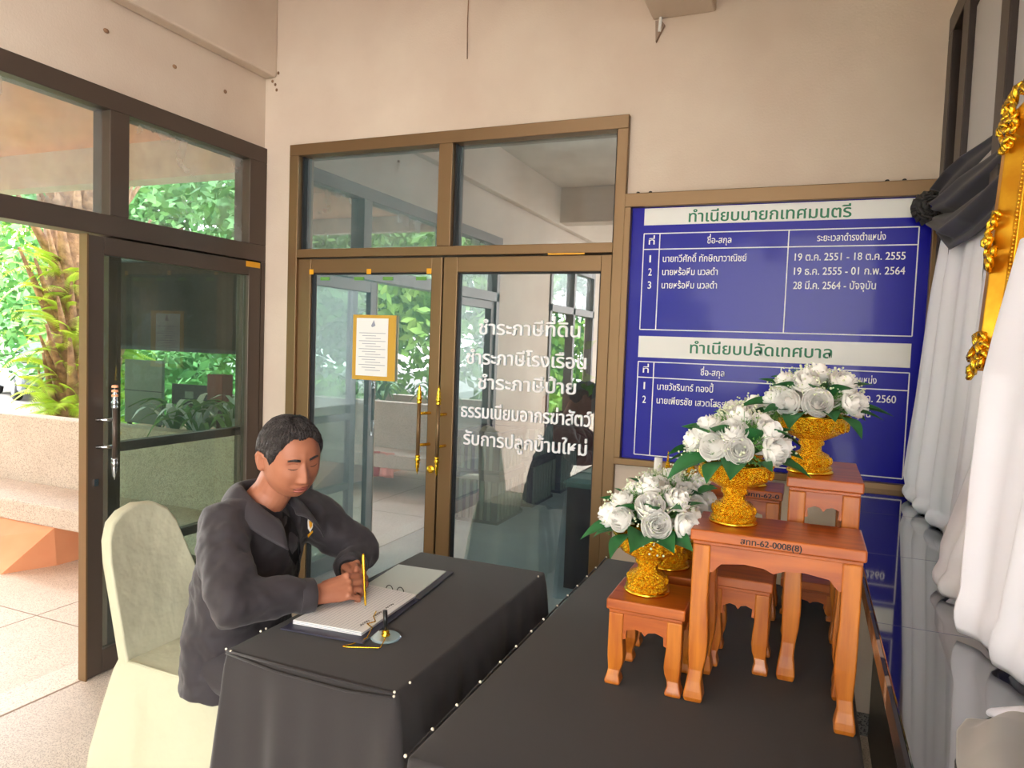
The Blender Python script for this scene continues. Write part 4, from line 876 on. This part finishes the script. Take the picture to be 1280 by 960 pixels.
# ---------------------------------------------------------------- the seated man
def V3(*a): return Vector(a)
person = thing('person', 'man in charcoal zip jacket sitting at the desk writing in the binder with a gold pen', 'person', (-1.68,-1.46,0))
person['label'] = 'man in charcoal jacket sitting at the black desk writing in the open binder'
OFF = Matrix.Translation((1.68,1.46,0))       # everything of his is modelled in room coordinates
def pbuild(mb, name, m, parent=None, **k):
    mb.xf(OFF); return mb.build(name, m, parent or person, **k)
HC = V3(-1.418,-1.495,1.187); HR = Matrix.Rotation(math.radians(-24),4,'Z') @ Matrix.Rotation(math.radians(19),4,'Y') @ Matrix.Rotation(math.radians(6),4,'X')
HM = Matrix.Translation(HC) @ HR
def gz(y, z, cy, cz, sy, sz): return math.exp(-((y-cy)/sy)**2-((z-cz)/sz)**2)
def headp(d, off=0):
    x, y, z = d
    rz = .114 if z > 0 else .122
    t = max(0, -z)
    rx = .094 if x > 0 else .104
    ry = .0790*(1-.14*t**1.7)
    if x < 0: rx *= (1-.42*t)
    if x > 0: rx *= (1+.02*t)
    k = 2.35; n = (abs(x)**k+abs(y)**k+abs(z)**k)**(1/k)
    P = V3(x/n*rx, y/n*ry, z/n*rz)
    if x > .05:
        Y, Z = P.y, P.z; A = abs(Y); w = min(1, (x-.05)/.35); f = 0
        f += .0035*gz(A,Z,.028,.038,.022,.010)
        f -= .0095*gz(A,Z,.031,.016,.015,.012); f += .0050*gz(A,Z,.031,.013,.012,.0075)
        f -= .004*gz(A,Z,.008,.020,.006,.012)
        nb = max(0, min(1, (.030-Z)/.062)); 
        f += (.004+.021*nb**1.3)*math.exp(-(Y/(.0085+.004*nb))**2)*(1/(1+math.exp(-(Z+.040)/.0035)))*(1 if Z < .045 else math.exp(-((Z-.045)/.01)**2))
        f += .009*gz(A,Z,.0135,-.034,.0065,.008)
        f += .0045*gz(A,Z,.046,-.020,.020,.018)
        f -= .003*gz(A,Z,.030,-.052,.008,.012)
        f += .0085*gz(Y,Z,0,-.060,.024,.0065)+.0085*gz(Y,Z,0,-.073,.020,.0068)-.0070*gz(Y,Z,0,-.066,.026,.0026)
        f -= .003*gz(Y,Z,0,-.084,.022,.006); f += .007*gz(Y,Z,0,-.104,.022,.016)
        P.x += f*w
    return P + V3(x,y,z)*off
def sph(nu, nv):
    for j in range(nv+1):
        for i in range(nu): yield (2*PI*i/nu, -PI/2+PI*j/nv)
nu, nv = 128, 110
V = [HM @ headp((math.cos(e)*math.cos(a), math.cos(e)*math.sin(a), math.sin(e))) for a, e in sph(nu, nv)]
F = [(j*nu+k, j*nu+(k+1)%nu, (j+1)*nu+(k+1)%nu, (j+1)*nu+k) for j in range(nv) for k in range(nu)]
body = MB(); body.add(V, F)
NB = V3(-1.530,-1.480,1.030)
body.tube([HM @ V3(-.030,0,-.02), HM @ V3(-.040,0,-.075), (HM @ V3(-.040,0,-.10)).lerp(NB,.5), NB, NB+V3(-.03,0,-.08)], [.060,.060,.058,.064,.09], 24)
for s in (-1,1):   # ears
    c = V3(-.012, s*.080, -.006)
    pts = [V3(.004,s*.000,-.030), V3(-.006,s*.006,-.026), V3(-.016,s*.010,-.008), V3(-.018,s*.012,.012), V3(-.008,s*.011,.026), V3(.004,s*.005,.024), V3(.010,s*.002,.012)]
    body.tube([HM @ (c+p) for p in pts], [.006,.006,.0048,.0048,.0048,.0045,.004], 8)
    body.tube([HM @ (c+p) for p in (V3(.0,0,-.024),V3(-.006,s*.004,0),V3(-.004,s*.004,.020))], [.009,.010,.008], 8)
TP = [((-1.655,-1.45,.50),(.10,.14)),((-1.655,-1.45,.60),(.10,.14)),((-1.625,-1.455,.76),(.09,.14)),((-1.59,-1.465,.90),(.095,.165)),((-1.555,-1.475,.98),(.07,.15)),((-1.535,-1.48,1.03),(.05,.07))]
body.tube([p for p,_ in TP], [r for _,r in TP], 24, up=(1,0,0))
SN, SF = V3(-1.545,-1.635,.975), V3(-1.520,-1.305,.975)
EN, EF = V3(-1.395,-1.745,.824), V3(-1.365,-1.190,.830)
WN, WF = V3(-1.268,-1.548,.806), V3(-1.312,-1.335,.806)
for S_, E_, W_ in ((SN,EN,WN),(SF,EF,WF)): body.tube([S_, S_.lerp(E_,.5), E_, E_.lerp(W_,.5), W_], [.048,.044,.038,.034,.027], 14)
for s, kx in ((-1,-1.30),(1,-1.30)):   # legs
    hp = V3(-1.64,-1.45+s*.075,.53); kn = V3(kx,-1.45+s*.13,.50); an = V3(kx-.06,-1.45+s*.13,.09)
    body.tube([hp, hp.lerp(kn,.5), kn, kn.lerp(an,.35), an], [.078,.070,.055,.052,.036], 14)
    body.tube([an+V3(-.05,0,-.045), an+V3(.02,0,-.05), an+V3(.13,0,-.065), an+V3(.18,0,-.068)], [(.03,.035),(.035,.04),(.02,.045),(.012,.03)], 12)
def hand(W_, K, up, palm, fw, pen_side):
    """W_ wrist, K middle of the knuckle row, up = little finger -> index, palm = direction the palm faces, fw = along the hand"""
    up, palm, fw = up.normalized(), palm.normalized(), fw.normalized()
    body.tube([W_-fw*.01, W_.lerp(K,.3), W_.lerp(K,.65), K, K+fw*.008], [(.027,.021),(.033,.021),(.039,.020),(.040,.0165),(.035,.010)], 16, up=up)
    L0 = [.042,.045,.042,.034]; L1 = [.026,.029,.027,.021]; L2 = [.021,.023,.022,.018]; R0 = [.0098,.0100,.0096,.0086]
    for i in range(4):
        b = K + up*(.030-.0200*i) - fw*.004*(i in (0,3)); spread = up*(.16-.10*i)
        d0 = (fw*.88+palm*.38+spread-up*.15*(i==0)).normalized(); d1 = (fw*.10+palm*.95-up*(.10)+spread*.2).normalized(); d2 = (-fw*.75+palm*.45-up*.05).normalized()
        if i == 0: d1 = (fw*.35+palm*.75-up*.45).normalized(); d2 = (-fw*.05+palm*.55-up*.70).normalized()
        p1 = b+d0*L0[i]; p2 = p1+d1*L1[i]; p3 = p2+d2*L2[i]; r = R0[i]
        body.tube([b-d0*.012, b.lerp(p1,.5), p1-d0*.003, p1+d1*.004, p1.lerp(p2,.55), p2-d1*.002, p2+d2*.003, p2.lerp(p3,.6), p3], [r*1.12,r*.98,r*1.06,r*1.04,r*.92,r*.97,r*.95,r*.86,r*.55], 12)
        body.ball(b-palm*.0075, r*1.12, 10, 8)
        if i == 0: tip = p3
    tb_ = W_.lerp(K,.25)+up*.024+palm*.010; t1 = tb_+fw*.038+up*.012+palm*.012; t2 = t1+fw*.030+palm*.008-up*.004; t3 = t2+fw*.020+palm*.002-up*.012
    body.tube([tb_, tb_.lerp(t1,.5), t1, t1.lerp(t2,.5), t2, t2.lerp(t3,.6), t3], [.016,.0145,.0122,.0108,.0112,.0100,.006], 12)
    return tip, t3
KN = V3(-1.213,-1.474,.817)
tipN, thN = hand(WN, KN, V3(-.46,.42,.78), V3(-.50,.50,-.70), KN-WN, 1)
KF = V3(-1.247,-1.368,.824)
tipF, thF = hand(WF, KF, V3(-.25,-.45,.85), V3(-.35,-.75,-.55), KF-WF, 1)
bo = pbuild(body, 'body', M['skin'], smooth=True)
def remesh(o, vox, it=2, fac=.5):
    md = o.modifiers.new('r','REMESH'); md.mode = 'VOXEL'; md.voxel_size = vox; md.use_smooth_shade = True
    if it: md = o.modifiers.new('s','SMOOTH'); md.factor = fac; md.iterations = it
remesh(bo, .0028, 2, .5)
# facial details
def hp(a, e, off=0): return HM @ headp((math.cos(e)*math.cos(a), math.cos(e)*math.sin(a), math.sin(e)), off)
def on_face(y, z, off=0):
    best = None
    a, e = math.asin(max(-1,min(1,y/.085))), math.asin(max(-1,min(1,z/.118)))
    for _ in range(12):
        P = headp((math.cos(e)*math.cos(a), math.cos(e)*math.sin(a), math.sin(e))); a += (y-P.y)/.09; e += (z-P.z)/.11
    return HM @ (P+V3(off,0,0))
for s in (-1,1):
    mb = MB(); n_ = 9
    for row in range(3): mb.tube([on_face(s*(.014+.033*t), .033+.006*math.sin(PI*t*.8)-.004*t+(row-1)*.0022, .0022) for t in np.linspace(0,1,n_)], [.0009+.0012*math.sin(PI*min(1,t+.15)) for t in np.linspace(0,1,n_)], 6)
    pbuild(mb, 'eyebrow', M['hair'], smooth=True)
    pbuild(MB().tube([on_face(s*(.019+.026*t), .0085-.0035*math.sin(PI*t), .0020) for t in np.linspace(0,1,9)], [.0004+.0008*math.sin(PI*t) for t in np.linspace(0,1,9)], 6), 'eyelashes', M['hair'], smooth=True)
    pbuild(MB().tube([on_face(s*(.019+.025*t), .0205+.003*math.sin(PI*t), .0006) for t in np.linspace(0,1,9)], [.0006]*9, 6), 'eyelid_crease', M['lip'], smooth=True)
mb = MB()
for z0, r0 in ((-.0608,.0038),(-.0718,.0044)): mb.tube([on_face(y, z0+(.0016 if z0 > -.065 else .0012)*math.cos(y/.024*PI)*.6, -.0006) for y in np.linspace(-.022,.022,13)], [r0*math.sin(PI*(k+1)/14)**.6 for k in range(13)], 8)
pbuild(mb, 'lips', M['lip'], smooth=True)
pbuild(MB().tube([on_face(y, -.0662, .0020) for y in np.linspace(-.024,.024,11)], .0011, 6), 'mouth_line', M['hair'], smooth=True)
# hair: a cap that follows the skull inside the hairline
def hairline(az):   # lowest z of the hair for a direction az (0 = face)
    a = abs(az); K_ = [(0,.083),(.35,.086),(.62,.076),(.92,.050),(1.12,.012),(1.28,-.004),(1.40,.012),(1.75,.006),(2.0,-.035),(2.5,-.062),(3.15,-.066)]
    for (a0,z0),(a1,z1) in zip(K_[:-1],K_[1:]):
        if a <= a1: t = (a-a0)/(a1-a0); return z0+(z1-z0)*t
    return -.066
mb = MB(); NU, NV = 200, 60; V = []; hr_ = random.Random(4)
jit = [hr_.uniform(-1,1) for _ in range(NU)]
for j in range(NV+1):
    for i in range(NU):
        a = -PI+2*PI*i/NU; zl_ = hairline(a)+.0022*jit[i]; e0 = math.asin(max(-.9, min(.95, zl_/.115))); e = e0+(PI/2-e0)*(j/NV); t = j/NV
        o_ = -.0015+.0125*min(1,t*5)**.7*(1 if abs(a) < 2.2 else .8)+.0016*math.sin(a*41+t*9)*min(1,t*4)+.0011*math.sin(a*83-t*16)
        if abs(a) < .9: o_ += .007*math.exp(-((t-.22)/.22)**2)
        V.append(hp(a, e, o_))
mb.add(V, [(j*NU+k, j*NU+(k+1)%NU, (j+1)*NU+(k+1)%NU, (j+1)*NU+k) for j in range(NV) for k in range(NU)])
pbuild(mb, 'hair', M['hair'], smooth=True)
# jacket
jk = MB()
JT = [((-1.660,-1.455,.435),(.150,.185)),((-1.655,-1.455,.56),(.148,.182)),((-1.625,-1.458,.70),(.135,.182)),((-1.590,-1.463,.83),(.128,.190)),((-1.562,-1.470,.93),(.114,.192)),((-1.550,-1.475,.995),(.092,.175)),((-1.538,-1.480,1.035),(.068,.100)),((-1.535,-1.482,1.052),(.056,.070))]
jk.tube([p for p,_ in JT], [r for _,r in JT], 40, up=(1,0,0))
for S_, E_, W_ in ((SN,EN,WN),(SF,EF,WF)):
    d = (W_-E_).normalized(); Q = W_-d*.022; inn = (V3(-1.55,-1.475,.97)-S_).normalized()
    jk.tube([S_+inn*.08, S_+inn*.02+V3(0,0,.004), S_.lerp(E_,.22), S_.lerp(E_,.60), S_.lerp(E_,.90), E_+(E_-S_).normalized()*.012, E_.lerp(Q,.15), E_.lerp(Q,.5), E_.lerp(Q,.85), Q], [.085,.080,.076,.070,.066,.062,.062,.056,.050,.047], 24)
jo = pbuild(jk, 'jacket', M['jacket'], smooth=True); remesh(jo, .0065, 6, .6)
for nm, sc_, st in (('folds',.14,.036),('creases',.05,.016)):
    tx = bpy.data.textures.new(nm, 'CLOUDS'); tx.noise_scale = sc_; tx.noise_depth = 1; tx.noise_type = 'SOFT_NOISE'
    md = jo.modifiers.new(nm, 'DISPLACE'); md.texture = tx; md.strength = st; md.mid_level = .5; md.texture_coords = 'LOCAL'
for W_, E_, nm in ((WN,EN,'cuff'),(WF,EF,'cuff')):
    d = (W_-E_).normalized(); a_ = W_-d*.034; pbuild(MB().tube([a_-d*.022, a_, a_+d*.020, a_+d*.0235], [.0475,.0495,.0485,.040], 28), nm, M['jacket'], jo if False else None, smooth=True, bevel=.002)
    pbuild(MB().tube([a_+d*.012, a_+d*.0245], [.036,.036], 20), 'cuff_lining', M['shirt'])
# collar: stands up round the neck and turns out into two points
def col(u, v):
    ph = (u-.5)*2*2.55; back = math.cos(ph/2)       # ph 0 = nape
    dirv = V3(-math.cos(ph), math.sin(ph), 0); fr = max(0, (abs(ph)-1.25)/1.3)
    r0 = .066+.004*fr; c = NB+V3(.004,0,.018)
    zt = .040*(1-.75*fr)-.012*fr
    if v < .3: t = v/.3; p = c+dirv*(r0+.006*t)+V3(0,0,zt*t)
    else:
        t = (v-.3)/.7; w = .050+.020*fr**1.2
        p = c+dirv*(r0+.006+w*t**.85)+V3(0,0,zt+.010*math.sin(t*PI*.6)-(.058+.012*fr)*t**1.5)
    return p+V3(.030*fr, 0, -.050*fr)+V3(.012*fr**2*v, 0, -.010*fr**2*v)
pbuild(MB().grid(col, 60, 16), 'collar', M['jacket'], smooth=True, solid=.005)
# black shirt in the neck opening and zip line, laid on the evaluated jacket surface
bpy.context.view_layer.update()
dg = bpy.context.evaluated_depsgraph_get(); je = jo.evaluated_get(dg)
def hit(px, py, off=.003):
    o = Vector(CAM); d = (at(px, py, 1, 0)-o).normalized(); im = jo.matrix_world.inverted() if jo.parent else Matrix()
    im = Matrix.Translation((1.68,1.46,0)); ok, loc, nrm, _ = je.ray_cast(im @ o, (im.to_3x3() @ d))
    return (im.inverted() @ loc + nrm*off, nrm) if ok else (None, None)
def patch(name, pts, m, off, parent=None):
    hs = [hit(a, b, off)[0] for a, b in pts]
    if any(h is None for h in hs): return None
    n_ = len(hs); c = sum(hs, Vector())/n_
    return pbuild(MB().add([c]+hs, [(0,1+k,1+(k+1)%n_) for k in range(n_)]), name, m, parent, solid=.002)
patch('shirt_front', [(352,640),(362,648),(372,668),(374,690),(368,706),(360,694),(352,668)], M['shirt'], .004)
zp = [hit(a, b, .003)[0] for a, b in ((370,664),(372,680),(372,698),(371,716))]
if all(z is not None for z in zp): pbuild(MB().tube(zp, .0022, 6), 'zip', M['penblack'], smooth=True)
bg_ = [(385,643),(389,645),(391,651),(391,658),(388,664),(385,660),(384,651)]
b1 = patch('embroidered_badge', bg_, M['white_v'], .005)
if b1:
    patch('badge_stripe', [(385.5,650),(390,652),(390,656),(388,660),(386,656)], M['yellow'], .0075)
    patch('badge_ribbon', [(385,667),(391,662),(392,664),(386,670)], M['yellow'], .006)
# seam lines on the sleeve, white cuff button
cb_ = hit(396, 760, .002)[0]
if cb_ is not None: pbuild(MB().ball(cb_, .0055, 10, 8), 'cuff_button', M['pearl'], smooth=True)
# trousers and shoes
tr_ = MB()
for s in (-1,1):
    hp_ = V3(-1.64,-1.45+s*.080,.535); kn = V3(-1.285,-1.45+s*.13,.505); an = V3(-1.37,-1.45+s*.13,.10)
    tr_.tube([hp_, hp_.lerp(kn,.5), kn+V3(.015,0,.01), kn.lerp(an,.35), an], [.098,.088,.074,.070,.062], 20)
tr_.tube([(-1.66,-1.53,.55),(-1.66,-1.37,.55)], [.10,.10], 16)
to = pbuild(tr_, 'trousers', M['jacket'], smooth=True); remesh(to, .010, 3)
for s in (-1,1):
    an = V3(-1.36,-1.45+s*.13,.05)
    so_ = pbuild(MB().tube([an+V3(-.07,0,-.010), an+V3(-.03,0,.0), an+V3(.05,0,-.004), an+V3(.13,0,-.015), an+V3(.19,0,-.026)], [(.028,.030),(.048,.040),(.042,.042),(.032,.048),(.016,.030)], 16), 'shoe', M['carb'], smooth=True)
# the gold pen between his fingers
pb = at(457,761,2,.7705); ptp = at(454,692,1,pb.y+.012)
pen = thing('gold_pen', 'slim gold pen held upright in the writing hand', 'pen', tuple(pb))
d = ptp-pb
MB().tube([V3(0,0,0), d*.06], [.0006,.0026], 10).build('tip', M['chrome'], pen, smooth=True)
MB().tube([d*.06, d*.10, d*.6, d*.62, d*.97, d], [.0026,.0034,.0038,.0043,.0040,.0024], 14).build('barrel', M['gold_s'], pen, smooth=True)
MB().tube([d*.95+V3(0,-.006,0), d*.66+V3(0,-.007,0)], .0012, 6).build('clip', M['gold_s'], pen)
